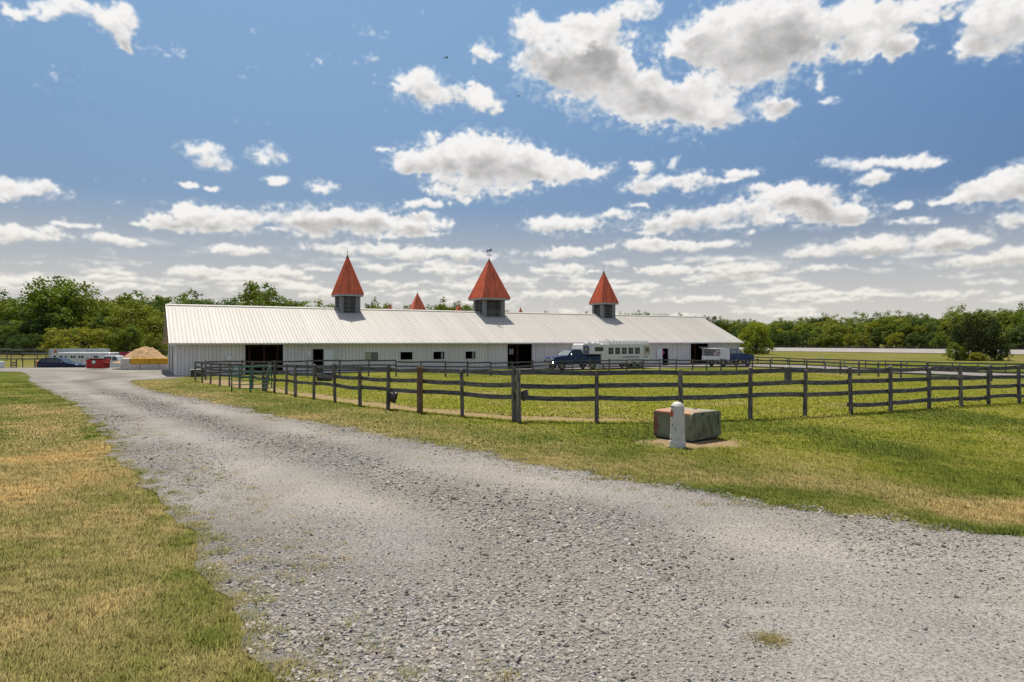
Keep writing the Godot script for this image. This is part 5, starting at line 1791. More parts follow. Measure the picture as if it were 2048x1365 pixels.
	var lev := [[0.0, 0.152], [0.125, 0.15], [0.14, 0.138], [0.24, 0.138], [0.27, 0.131], [0.8, 0.122], [0.86, 0.116], [0.905, 0.088], [0.935, 0.05], [0.945, 0.0]]
	var ringf := func(r: float, y: float) -> Array:
		var a: Array = []
		for q in [Vector2(1, 0.55), Vector2(0.55, 1), Vector2(-0.55, 1), Vector2(-1, 0.55), Vector2(-1, -0.55), Vector2(-0.55, -1), Vector2(0.55, -1), Vector2(1, -0.55)]:
			a.append(Vector3(q.x * r, y, q.y * r))
		return a
	for k in lev.size() - 1:
		var A: Array = ringf.call(lev[k][1], lev[k][0])
		var B2: Array = ringf.call(lev[k + 1][1], lev[k + 1][0])
		for i in 8:
			var j := (i + 1) % 8
			bm.quad(A[j], A[i], B2[i], B2[j])
	obj("post", bm, worn("bollard_white", lin(0.66, 0.64, 0.60), 103, Vector3(2.5, 0.7, 2.5), 0.88, 0.5), bo)
	var sk := MB.new()
	sk.box(Vector3(-0.048, 0.70, 0.1265), Vector3(0.062, 0.135, 0.004), Basis(Vector3.RIGHT, 0.02))
	var stn := obj("sticker", sk, mat("sticker_orange", lin(0.62, 0.10, 0.015), 0.5), bo)
	var mk := MB.new()
	for k in 5:
		mk.box(Vector3(-0.048 + 0.004 * (k % 2), 0.655 + k * 0.023, 0.1292), Vector3(0.026, 0.011, 0.003), Basis(Vector3.RIGHT, 0.02))
	obj("sticker_marks", mk, mat("ink_red", lin(0.18, 0.015, 0.01), 0.6), stn)
	var dk := MB.new()
	for q in [[0.06, 0.40, 0.137], [-0.02, 0.47, 0.135], [0.07, 0.05, 0.1515], [-0.06, 0.17, 0.1395]]:
		dk.box(Vector3(q[0], q[1], q[2]), Vector3(0.014, 0.028, 0.006))
	obj("bolt_hole", dk, mat("slot_dark", lin(0.012, 0.014, 0.01), 0.7), bo)
	var ri := MB.new()
	ri.box(Vector3(-0.05, 0.84, 0.118), Vector3(0.07, 0.02, 0.01))
	obj("slot", ri, mats["slot_dark"], bo)

	# rubber tubs hung on the fence
	var rub := worn("black_rubber", lin(0.045, 0.042, 0.048), 104, Vector3(2, 2, 2), 0.5, 0.55)
	var b1 := thing("feed_tub", "round black rubber feed tub hung on the fence below its bottom rail", "feed tub", on(-3.9, -22.38, 0.43), 0.0)
	var bs := MB.new()
	bs.lathe([Vector2(0.0, -0.12), Vector2(0.1, -0.115), Vector2(0.16, -0.07), Vector2(0.185, 0.02), Vector2(0.195, 0.09), Vector2(0.21, 0.1), Vector2(0.2, 0.105), Vector2(0.175, 0.03), Vector2(0.14, -0.06), Vector2(0.0, -0.1)], 20)
	obj("tub", bs, rub, b1, Transform3D(Basis(Vector3.BACK, -PI / 2 - 0.25) * Basis(Vector3.UP, 0.4), Vector3(0.0, 0, 0)))
	var bh := MB.new()
	bh.tube([Vector3(-0.1, 0.2, 0.0), Vector3(-0.12, 0.05, 0.12), Vector3(-0.16, -0.2, 0.1)], [0.012, 0.012, 0.012], 6)
	obj("strap", bh, rub, b1)
	var b2 := thing("feed_bucket", "dark bucket hung behind the doubled fence post at the bend", "bucket", on(0.34, -18.75, 0.72), 0.0)
	var bb := MB.new()
	bb.lathe([Vector2(0.0, -0.14), Vector2(0.105, -0.135), Vector2(0.135, 0.12), Vector2(0.15, 0.125), Vector2(0.125, 0.12), Vector2(0.1, -0.11), Vector2(0.0, -0.115)], 18)
	obj("pail", bb, mat("bucket_gray", lin(0.07, 0.065, 0.075), 0.5), b2, Transform3D(Basis(Vector3.BACK, 0.35), Vector3.ZERO))
	var ba := MB.new()
	ba.tube([Vector3(-0.14, 0.1, 0), Vector3(-0.06, 0.26, 0), Vector3(0.05, 0.26, 0), Vector3(0.13, 0.16, 0)], [0.008, 0.008, 0.008, 0.008], 5)
	obj("bail", ba, mats["iron"], b2)

	var wt := thing("automatic_waterer", "square stone pillar with a pale cap standing in the paddock grass", "pillar", on(19.1, -47.2), 0.2)
	var pb := MB.new()
	pb.cbox(Vector3(0, 0.45, 0), Vector3(0.36, 0.95, 0.36), 0.02)
	obj("pillar", pb, worn("pillar_stone", lin(0.16, 0.145, 0.125), 105, Vector3(3, 3, 3), 0.45, 0.95), wt)
	var pn := MB.new()
	pn.cbox(Vector3(0, 0.96, 0), Vector3(0.46, 0.1, 0.46), 0.015)
	obj("band", pn, mat("slot_dark", lin(0.012, 0.014, 0.01), 0.7), wt)
	var pc := MB.new()
	pc.cbox(Vector3(0, 1.08, 0), Vector3(0.4, 0.16, 0.4), 0.04)
	obj("cap", pc, worn("cap_pale", lin(0.5, 0.48, 0.42), 106, Vector3(3, 3, 3), 0.7, 0.9), wt)

	var tr := thing("water_trough", "black oval water trough in the paddock grass behind the boards", "trough", on(-13.6, -49.5), 0.3)
	var tv := MB.new()
	tv.lathe([Vector2(0.42, 0.0), Vector2(0.5, 0.04), Vector2(0.56, 0.5), Vector2(0.62, 0.53), Vector2(0.62, 0.57), Vector2(0.54, 0.56), Vector2(0.46, 0.12), Vector2(0.0, 0.1)], 22)
	obj("tub", tv, rub, tr, Transform3D(Basis.from_scale(Vector3(1.1, 1, 0.8)), Vector3.ZERO))
	var wa := MB.new()
	wa.lathe([Vector2(0.52, 0.45), Vector2(0.0, 0.451)], 22)
	obj("water", wa, mat("water", lin(0.02, 0.025, 0.025), 0.04), tr, Transform3D(Basis.from_scale(Vector3(1.1, 1, 0.8)), Vector3.ZERO))

	var gc := thing("electric_cabinet", "dark green cabinet with a pale lid standing by the barn's near corner", "cabinet", on(-25.55, -55.6), TURN)
	var gb := MB.new()
	gb.cbox(Vector3(0, 0.27, 0), Vector3(1.15, 0.54, 0.6), 0.03)
	obj("box_shell", gb, worn("cabinet_green", lin(0.03, 0.055, 0.035), 107, Vector3(1, 1, 1), 0.7, 0.5), gc)
	var gt := MB.new()
	gt.cbox(Vector3(0, 0.57, 0), Vector3(1.22, 0.06, 0.66), 0.015)
	obj("lid", gt, worn("lid_pale", lin(0.34, 0.36, 0.28), 108, Vector3(1, 1, 1), 0.8, 0.6), gc)
	var gs := MB.new()
	gs.box(Vector3(-0.3, 0.3, 0.303), Vector3(0.02, 0.44, 0.01))
	obj("door_seam", gs, mats["slot_dark"], gc)

	var mp := thing("marker_post", "thin white marker post alone in the far green field", "marker post", on(77.8, -171.0), 0.0)
	var mm := MB.new()
	mm.cbox(Vector3(0, 0.6, 0), Vector3(0.18, 1.2, 0.1), 0.03)
	obj("post", mm, mat("marker_white", lin(0.78, 0.78, 0.75), 0.6), mp)
	var mt := MB.new()
	mt.cbox(Vector3(0, 1.02, 0.052), Vector3(0.14, 0.2, 0.012), 0.004)
	obj("reflector", mt, mat("reflector_gray", lin(0.5, 0.5, 0.48), 0.4), mp)

	# sign that hangs in the middle doorway
	var sg := Node3D.new()
	sg.name = numbered("stable_sign")
	add_child(sg)
	sg.position = barn_point(32.25, 1.78, -0.9)
	sg.rotation.y = TURN
	tag(sg, "square white patterned plaque hanging in the dark middle doorway", "plaque")
	var s1 := MB.new()
	s1.cbox(Vector3(0, 0, 0), Vector3(0.46, 0.56, 0.03), 0.004)
	obj("panel", s1, mat("sign_dark", lin(0.03, 0.02, 0.04), 0.6), sg)
	var s2 := MB.new()
	for q in [[-0.2, 0.0, 0.05, 0.56], [0.2, 0.0, 0.05, 0.56], [0.0, -0.255, 0.34, 0.05], [0.0, 0.255, 0.34, 0.05]]:
		s2.box(Vector3(q[0], q[1], 0.02), Vector3(q[2], q[3], 0.014))
	for k in 4:
		var bs2 := Basis(Vector3.BACK, k * PI / 2 + 0.4)
		s2.box(bs2 * Vector3(0.0, 0.09, 0) + Vector3(0, 0, 0.02), Vector3(0.07, 0.13, 0.012), bs2)
		s2.box(Vector3(0.14 if k & 1 else -0.14, 0.19 if k & 2 else -0.19, 0.02), Vector3(0.06, 0.06, 0.012))
	obj("emblem", s2, mat("sign_white", lin(0.75, 0.75, 0.78), 0.5), sg)
	var hg := MB.new()
	hg.tube([Vector3(0, 0.28, 0), Vector3(0, 0.75, 0)], [0.012, 0.012], 5)
	obj("hanger", hg, mats["iron"], sg)
	# pink wreath in the right-hand walk door
	var wr := Node3D.new()
	wr.name = numbered("pink_wreath")
	add_child(wr)
	wr.position = barn_point(52.8, 1.48, -0.35)
	wr.rotation.y = TURN
	tag(wr, "round bright pink wreath hanging in the open walk door beyond the trailer", "wreath")
	var wm := MB.new()
	for k in 60:
		var a := rng.randf() * TAU
		var rr := rng.randf_range(0.05, 0.25)
		wm.box(Vector3(cos(a) * rr, sin(a) * rr, rng.randf_range(-0.05, 0.05)), Vector3(0.11, 0.11, 0.02), Basis(Vector3(rng.randf_range(-1, 1), rng.randf_range(-1, 1), rng.randf_range(-1, 1)).normalized(), rng.randf() * 3.0))
	obj("petals", wm, mat("wreath_pink", lin(0.75, 0.10, 0.42), 0.6), wr)
	var wh := MB.new()
	wh.tube([Vector3(0, 0.2, 0), Vector3(0, 0.5, 0)], [0.01, 0.01], 5)
	obj("hanger", wh, mats["iron"], wr)

	# birds
	for q in [[Vector3(-5.76, 27.1, -60.0), 0.4, "small dark bird gliding high between the clouds", 0.38], [Vector3(0.7, 30.9, -80.0), 1.1, "dark bird with raised wings beside the largest cloud", 0.36]]:
		var bd := thing("bird", q[2], "bird", q[0], q[1])
		var m := MB.new()
		var w: float = q[3]
		m.tube([Vector3(-0.17, 0, 0), Vector3(-0.08, 0, 0), Vector3(0.05, 0.01, 0), Vector3(0.13, 0.02, 0), Vector3(0.18, 0.015, 0)], [0.012, 0.03, 0.035, 0.022, 0.004], 7)
		for s in [1.0, -1.0]:
			var pts := [Vector3(0.07, 0.01, s * 0.02), Vector3(-0.05, 0.01, s * 0.02), Vector3(-0.08, 0.07, s * w * 0.5), Vector3(-0.1, 0.04, s * w), Vector3(0.02, 0.08, s * w * 0.5)]
			if s < 0: pts.reverse()
			plate(m, pts, 0.006)
		plate(m, [Vector3(-0.15, 0.0, -0.015), Vector3(-0.27, 0.0, -0.06), Vector3(-0.27, 0.0, 0.06), Vector3(-0.15, 0.0, 0.015)], 0.006)
		obj("body", m, mat("bird_dark", lin(0.02, 0.02, 0.022), 0.8), bd)

# ---------------------------------------------------------------- trees
func crown_leaf(b: MB, p: Vector3, nn: Vector3, size: float, r: RandomNumberGenerator) -> void:
	var x := nn.cross(Vector3(r.randf_range(-1, 1), r.randf_range(-1, 1), r.randf_range(-1, 1))).normalized()
	var y := nn.cross(x)
	var a := p - x * size * 0.55
	var c := p + x * size * 0.55
	var d := p + y * size * 0.34 + nn * size * 0.08
	var e := p - y * size * 0.34 + nn * size * 0.08
	b.stri(a, e, c, nn, nn, nn)
	b.stri(a, c, d, nn, nn, nn)

func make_tree(called: String, sd: int, shape: Dictionary) -> Node3D:
	var r := RandomNumberGenerator.new()
	r.seed = sd
	var root := Node3D.new()
	root.set_meta("base_name", called)
	var tk := MB.new()
	var cr := MB.new()
	var cy: float = shape.y
	var rad: Vector3 = shape.r
	var trunk_r: float = shape.get("trunk", 0.2)
	var bend := Vector3(r.randf_range(-0.3, 0.3), 0, r.randf_range(-0.3, 0.3))
	tk.tube([Vector3(0, -0.2, 0), Vector3(0, 0.5, 0), bend * 0.5 + Vector3.UP * cy * 0.5, bend + Vector3.UP * (cy + rad.y * 0.4)], [trunk_r * 1.35, trunk_r, trunk_r * 0.8, trunk_r * 0.25], 8)
	for k in int(shape.n):
		var dirv := Vector3(r.randfn(), r.randfn(), r.randfn()).normalized()
		if dirv.y < -0.45 and not shape.has("low"): dirv.y *= -0.6
		var q := lerpf(shape.get("core", 0.5), 1.0, sqrt(r.randf()))
		var c := Vector3(dirv.x * rad.x, dirv.y * rad.y, dirv.z * rad.z) * q
		if shape.has("cone"):
			var hh := (c.y + rad.y) / (2.0 * rad.y)
			var f := lerpf(1.15, 0.22, hh)
			c.x *= f; c.z *= f
		if shape.has("low") and dirv.y < 0.0:
			c.x *= 1.0 - 0.55 * dirv.y
			c.z *= 1.0 - 0.55 * dirv.y
		# lobes: a lumpy outline
		var ph: float = sd * 1.7
		c *= 1.0 + shape.get("lobe", 1.0) * 0.16 * sin(atan2(dirv.z, dirv.x) * 3.0 + ph) + shape.get("lobe", 1.0) * 0.14 * sin(dirv.y * 5.0 + ph * 2.0 + dirv.x * 3.0)
		c += Vector3(0, cy, 0) + bend
		if c.y < 0.5: c.y = 0.5 + r.randf() * 0.4
		if k % 4 == 0:
			tk.tube([bend * 0.5 + Vector3.UP * minf(c.y * 0.55, cy), (c + bend + Vector3.UP * cy * 0.8) * 0.5 - Vector3.UP * 0.3, c], [trunk_r * 0.42, trunk_r * 0.26, trunk_r * 0.08], 5, false)
		var size: float = r.randf_range(0.65, 1.25) * shape.get("clump", 1.0)
		var tone := r.randf_range(0.72, 1.22)
		var yel := r.randf_range(-0.12, 0.16)
		var cnt := int(shape.get("leaves", 48) * size * size)
		for i in cnt:
			var o := Vector3(r.randfn(), r.randfn(), r.randfn()).normalized()
			var rr := pow(r.randf(), 0.45)
			var p := c + Vector3(o.x, o.y * 0.72, o.z) * size * rr
			if p.y < 0.08: continue
			var nn := (o * 0.75 + Vector3.UP * 0.45 + Vector3(r.randfn(), r.randfn(), r.randfn()) * 0.45).normalized()
			var t := tone * r.randf_range(0.75, 1.25)
			cr.col = Color(t * (1.0 + yel), t, t * (1.0 - yel))
			crown_leaf(cr, p, nn, r.randf_range(0.26, 0.46) * shape.get("leaf", 1.0), r)
	var t1 := obj("trunk", tk, worn("bark", lin(0.09, 0.075, 0.06), 111, Vector3(1, 0.2, 1), 0.5, 0.95), root)
	obj("crown", cr, shape.m, root)
	root.set_meta("kind_of", called)
	return root

func leaf_mat(key: String, c: Color) -> StandardMaterial3D:
	var m := mat(key, c, 0.6, 0.0, true)
	m.metallic_specular = 0.18
	m.backlight_enabled = true
	m.backlight = Color(0.72, 0.8, 0.3)
	return m

func place_tree(src: Node3D, called: String, x: float, z: float, h: float, wide: float, m: Material, label: String, category: String, group := "") -> void:
	var o: Node3D = src.duplicate()
	o.name = numbered(called)
	add_child(o)
	o.remove_meta("base_name")
	o.remove_meta("kind_of")
	var s := h / 10.0
	o.transform = Transform3D(Basis(Vector3.UP, rng.randf() * TAU).scaled_local(Vector3(s * wide, s, s * wide)), on(x, z, -0.05))
	if m:
		(o.get_node("crown") as MeshInstance3D).set_surface_override_material(0, m)
	tag(o, label, category, group)

func make_trees() -> void:
	var dark := leaf_mat("leaf_dark", lin(0.095, 0.138, 0.042))
	var mid := leaf_mat("leaf_mid", lin(0.185, 0.232, 0.042))
	var olive := leaf_mat("leaf_olive", lin(0.245, 0.258, 0.046))
	var yel := leaf_mat("leaf_yellow", lin(0.28, 0.275, 0.030))
	var protos := [
		make_tree("tree", 201, {"y": 6.0, "r": Vector3(3.0, 3.7, 3.0), "n": 74, "m": mid}),
		make_tree("tree", 202, {"y": 5.7, "r": Vector3(2.6, 4.0, 2.6), "n": 84, "m": mid}),
		make_tree("tree", 203, {"y": 6.4, "r": Vector3(3.5, 3.2, 3.5), "n": 74, "m": mid}),
		make_tree("tree", 204, {"y": 6.6, "r": Vector3(2.8, 3.3, 2.8), "n": 34, "m": mid, "core": 0.7, "clump": 0.9}),
		make_tree("tree", 205, {"y": 5.4, "r": Vector3(3.1, 4.4, 3.1), "n": 84, "m": mid}),
	]
	var bush := [
		make_tree("shrub", 211, {"y": 4.8, "r": Vector3(4.6, 4.4, 4.6), "n": 110, "m": mid, "low": true, "leaf": 1.0, "leaves": 60, "clump": 1.25, "trunk": 0.3}),
		make_tree("shrub", 212, {"y": 4.2, "r": Vector3(5.2, 4.6, 5.2), "n": 110, "m": mid, "low": true, "leaf": 1.0, "leaves": 60, "clump": 1.25, "trunk": 0.3}),
	]
	var wood := [
		make_tree("tree", 241, {"y": 5.2, "r": Vector3(3.2, 4.6, 3.2), "n": 84, "m": mid, "low": true}),
		make_tree("tree", 242, {"y": 5.0, "r": Vector3(3.6, 4.7, 3.6), "n": 88, "m": mid, "low": true}),
		make_tree("tree", 243, {"y": 5.4, "r": Vector3(2.9, 4.5, 2.9), "n": 76, "m": mid, "low": true}),
	]
	var globe := make_tree("tree", 251, {"y": 4.2, "r": Vector3(4.3, 5.1, 4.3), "n": 260, "m": mid, "low": true, "core": 0.6, "clump": 0.85, "leaves": 60, "leaf": 0.9, "lobe": 0.4, "trunk": 0.3})
	var cedar := make_tree("evergreen", 221, {"y": 4.5, "r": Vector3(5.0, 5.3, 5.0), "n": 230, "m": dark, "low": true, "core": 0.35, "clump": 1.0, "leaf": 0.85, "leaves": 60, "trunk": 0.28})
	var willow := make_tree("willow", 231, {"y": 4.4, "r": Vector3(6.2, 4.2, 5.0), "n": 120, "m": yel, "low": true, "clump": 1.2, "leaf": 0.9, "leaves": 62, "trunk": 0.35})
	var r := RandomNumberGenerator.new()
	r.seed = 99
	var pick := func(list: Array) -> Variant: return list[r.randi() % list.size()]
	# --- the woods behind the trailers and the near end of the barn: outline height (m) by bearing
	var sky_px := [[-200, 15.5], [0, 15.2], [50, 15.4], [80, 17.6], [115, 18.6], [145, 17.0], [180, 15.6], [215, 16.4], [245, 14.6], [275, 16.0], [320, 15.6], [370, 15.8], [410, 14.6], [450, 15.2], [485, 14.0], [520, 16.6], [550, 14.6], [590, 14.8], [620, 13.0], [645, 14.4], [665, 12.6]]
	var outline := func(px: float) -> float:
		for i in sky_px.size() - 1:
			if px <= sky_px[i + 1][0]:
				return lerpf(sky_px[i][1], sky_px[i + 1][1], (px - sky_px[i][0]) / (sky_px[i + 1][0] - sky_px[i][0]))
		return 12.6
	var rows := [[146.0, 0.34, 3.6], [153.0, 0.62, 4.6], [161.0, 0.85, 5.2], [170.0, 1.0, 5.4], [176.0, 0.93, 4.4]]
	for k in rows.size():
		var d: float = rows[k][0]
		var x := -0.86 * d
		while x < -0.262 * d:
			var dd := d + r.randf_range(-2.5, 2.5)
			var px := 1024.0 + 1365.0 * x / dd
			var h: float = 0.95 * outline.call(px) * rows[k][1] * r.randf_range(0.86, 1.06) * (dd / 168.0 if k > 1 else 1.0)
			if k < 2 and px > 330: h *= 0.8
			var src: Node3D = pick.call(bush) if k == 0 else pick.call([protos[0], protos[2], protos[4], protos[0], protos[3]]) if k == 3 else pick.call(wood)
			var w := r.randf_range(0.95, 1.2) * (0.9 if k == 0 else 1.0)
			var m: Material = pick.call([dark, dark, mid, olive, mid]) if k < 3 else pick.call([dark, mid, mid, olive])
			if k == 0: m = pick.call([dark, dark, mid, dark, olive])
			var nm := "dark green" if m == dark else "mid green" if m == mid else "olive green"
			var mark := "beyond the field fence, outermost"
			for q in [[15, "above the white utility box"], [60, "above the dark stick fence"], [95, "above the parked dark blue car"], [135, "above the orange panel of the container"], [180, "above the long white trailer"], [214, "above the red dumpster"], [244, "above the white pickup"], [285, "above the top of the sand pile"], [326, "beside the barn's near gable"], [395, "over the end of the barn roof"], [470, "above the big near doorway"], [545, "above the near walk door"], [610, "over the roof before the first spire"], [2000, "close beside the first spire"]]:
				if px < q[0]:
					break
				mark = q[1]
			var size := "tall" if h > 15.5 else "middling" if h > 11.5 else "low"
			if k == 0:
				place_tree(src, "shrub", x, -dd, h, w, m, "%s shrub edging the woods, %s" % [nm, mark], "shrub", "undergrowth along the woods behind the trailers")
			else:
				place_tree(src, "tree", x, -dd, h, w, m, "%s %s woods tree, %s row, %s" % [size, nm, ["", "front", "middle", "back", "rearmost"][k], mark], "tree", "trees of the woods behind the trailers")
			x += r.randf_range(0.75, 1.25) * rows[k][2]
	# single ones that stand out there
	place_tree(protos[2], "tree", -106.0, -158.0, 18.0, 1.05, mid, "tallest round crowned tree rising above the woods behind the white trailer", "tree")
	place_tree(protos[3], "tree", -61.0, -165.0, 17.6, 0.95, mid, "loose tall tree with sky gaps, above the barn roof left of the first spire", "tree")
	place_tree(willow, "willow", -80.3, -128.0, 6.4, 1.5, yel, "bright yellow green spreading tree right behind the pale blue container", "tree")
	place_tree(bush[0], "shrub", -72.0, -128.0, 6.2, 1.0, mid, "rounded green bush between the yellow green tree and the sand pile", "bush")
	place_tree(bush[1], "shrub", -66.0, -126.0, 4.4, 1.0, olive, "low bush behind the top of the sand pile", "bush")
	place_tree(bush[0], "shrub", -76.5, -139.0, 11.5, 0.95, olive, "large soft olive green tree behind the sand pile", "tree")
	# --- tops beyond the barn roof
	for q in [[690, 606], [742, 602], [757, 600], [772, 603], [800, 612], [815, 609], [845, 614], [866, 607], [880, 602], [897, 600], [912, 602], [930, 603], [945, 607], [1008, 618], [1022, 620], [1082, 623], [1100, 627], [1150, 627], [1165, 625], [1178, 624], [1240, 627], [1255, 624], [1272, 622], [1288, 622], [1302, 625], [1318, 626], [1335, 628], [1352, 629], [1370, 630], [1390, 630], [1410, 629], [1428, 631], [1446, 633]]:
		var d := r.randf_range(238.0, 262.0) if q[0] < 1200 else r.randf_range(300.0, 330.0)
		var x: float = (q[0] - 1024.0) / 1365.0 * d
		var top: float = EYE + (682.5 - q[1]) / 1365.0 * d
		var m: Material = pick.call([dark, mid, mid, olive])
		place_tree(pick.call(protos), "tree", x, -d, (top - ground(x, -d)) / 1.02, r.randf_range(0.6, 0.85), m, "distant %s tree top over the barn roof, %s" % ["dark green" if m == dark else "mid green" if m == mid else "olive", "just past the first spire" if q[0] < 780 else "by the tall rear spire" if q[0] < 860 else "before the middle spire" if q[0] < 970 else "just past the middle spire" if q[0] < 1060 else "before the third spire" if q[0] < 1200 else "just past the third spire" if q[0] < 1310 else "near the far end of the ridge"], "tree", "tree tops over the barn roof")
	# --- the long wood beyond the track
	var e := Vector2(0.59, 0.807)
	var nrm := Vector2(0.807, -0.59)
	for k in 5:
		var s := 36.0 + k * 8.0
		var t := -66.0 - k * 6.0
		while t < 150.0:
			var c := Vector2(118, -311) + e * t + nrm * (s + r.randf_range(-2.5, 2.5))
			var rel := c.x / -c.y
			if rel < 0.86 and rel > 0.2 and c.y < -120.0:
				var h: float = [8.5, 11.8, 14.2, 15.6, 16.9][k] * r.randf_range(0.82, 1.12) * (1.0 + 0.12 * nA.get_noise_2d(t * 0.6, 5.0)) * lerpf(0.92, 1.08, clampf((t + 60.0) / 150.0, 0, 1))
				var m: Material = pick.call([dark, mid, olive, mid, yel if k < 2 else olive])
				if k == 0 and r.randf() < 0.4: m = dark
				var nm := "dark green" if m == dark else "mid green" if m == mid else "olive green" if m == olive else "yellow green"
				var bx := 1024.0 + 1365.0 * rel
				var mark := "hidden by the barn's far end"
				for q in [[1420, "rising past the barn's far end"], [1480, "behind the round bright tree"], [1550, "just past the round bright tree"], [1610, "short of the white marker post"], [1670, "just past the white marker post"], [1740, "beyond the middle of the pale track"], [1810, "halfway from marker post to evergreen"], [1880, "beside the dark evergreen"], [1930, "right behind the dark evergreen"], [2000, "past the dark evergreen"], [2060, "beyond the edge of the photo"]]:
					if bx < q[0]:
						break
					mark = q[1]
				place_tree(pick.call(wood + wood + protos) if k > 0 else pick.call(bush + wood), "tree", c.x, c.y, h, r.randf_range(0.95, 1.25), m, "%s %s tree, %s row beyond the track, %s" % ["tall" if h > 17.0 else "middling" if h > 12.0 else "low", nm, ["front", "second", "third", "fourth", "rear"][k], mark], "tree", "trees of the wood beyond the track")
			t += r.randf_range(0.75, 1.25) * (5.6 + k * 0.5)
	# --- single ones in the field
	place_tree(globe, "tree", 86.4, -242.0, 12.2, 1.0, leaf_mat("leaf_fresh", lin(0.30, 0.335, 0.040)), "round bright green tree standing just past the far end of the barn", "tree")
	place_tree(cedar, "evergreen", 113.5, -166.5, 11.6, 0.95, leaf_mat("leaf_cedar", lin(0.058, 0.075, 0.028)), "large dark evergreen standing alone in the field before the pale track", "tree")
	place_tree(bush[1], "shrub", 107.0, -164.0, 4.4, 1.0, leaf_mat("leaf_shrub", lin(0.19, 0.23, 0.04)), "light green shrub at the foot of the dark evergreen", "shrub")
	place_tree(bush[0], "shrub", 109.6, -161.0, 2.2, 1.7, yel, "low yellow green spreading bush in front of the dark evergreen", "shrub")
	place_tree(bush[1], "shrub", 118.8, -166.0, 4.2, 0.9, dark, "dark bush hugging the far flank of the evergreen", "shrub")
	for q in protos + bush + wood + [cedar, willow, globe]:
		q.free()

# ---------------------------------------------------------------- grass and gravel
func tuft(sd: int, blades: int, spread: float, h: float, width: float) -> ArrayMesh:
	var r := RandomNumberGenerator.new()
	r.seed = sd
	var b := MB.new()
	for k in blades:
		var a := r.randf() * TAU
		var p := Vector3(cos(a), 0, sin(a)) * spread * sqrt(r.randf())
		var la := r.randf() * TAU
		var lean := Vector3(cos(la), 0, sin(la)) * r.randf_range(0.3, 1.35) * h
		var hh := h * r.randf_range(0.55, 1.15)
		var s := Vector3(-sin(la + r.randf_range(-1, 1)), 0, cos(la)) * width * 0.5
		var m := p + lean * 0.35 + Vector3.UP * hh * 0.62
		var t := p + lean + Vector3.UP * hh
		var n := (Vector3.UP * 0.8 + lean.normalized() * 0.5 + Vector3(r.randfn(), 0, r.randfn()) * 0.25).normalized()
		var tone := r.randf_range(0.75, 1.2)
		b.col = Color(tone, tone, tone)
		b.stri(p - s, p + s, m + s * 0.7, n, n, n)
		b.stri(p - s, m + s * 0.7, m - s * 0.7, n, n, n)
		b.stri(m - s * 0.7, m + s * 0.7, t, n, n, n)
	return b.mesh()

func scatter(called: String, label: String, category: String, meshes: Array, m: Material, xf: Array, cols: Array, piece := "tuft") -> void:
	var per := []
	for k in meshes.size(): per.append([])
	for i in xf.size(): per[i % meshes.size()].append(i)
	var root := Node3D.new()
	root.name = numbered(called)
	add_child(root)
	tag(root, label, category, "", "stuff")
	for k in meshes.size():
		var mm := MultiMesh.new()
		mm.transform_format = MultiMesh.TRANSFORM_3D
		mm.use_colors = true
		mm.mesh = meshes[k]
		mm.instance_count = per[k].size()
		for i in per[k].size():
			mm.set_instance_transform(i, xf[per[k][i]])
			mm.set_instance_color(i, cols[per[k][i]])
		var o := MultiMeshInstance3D.new()
		o.name = piece
		o.multimesh = mm
		o.material_override = m
		o.set_meta("kind", "stuff")
		root.add_child(o, true)

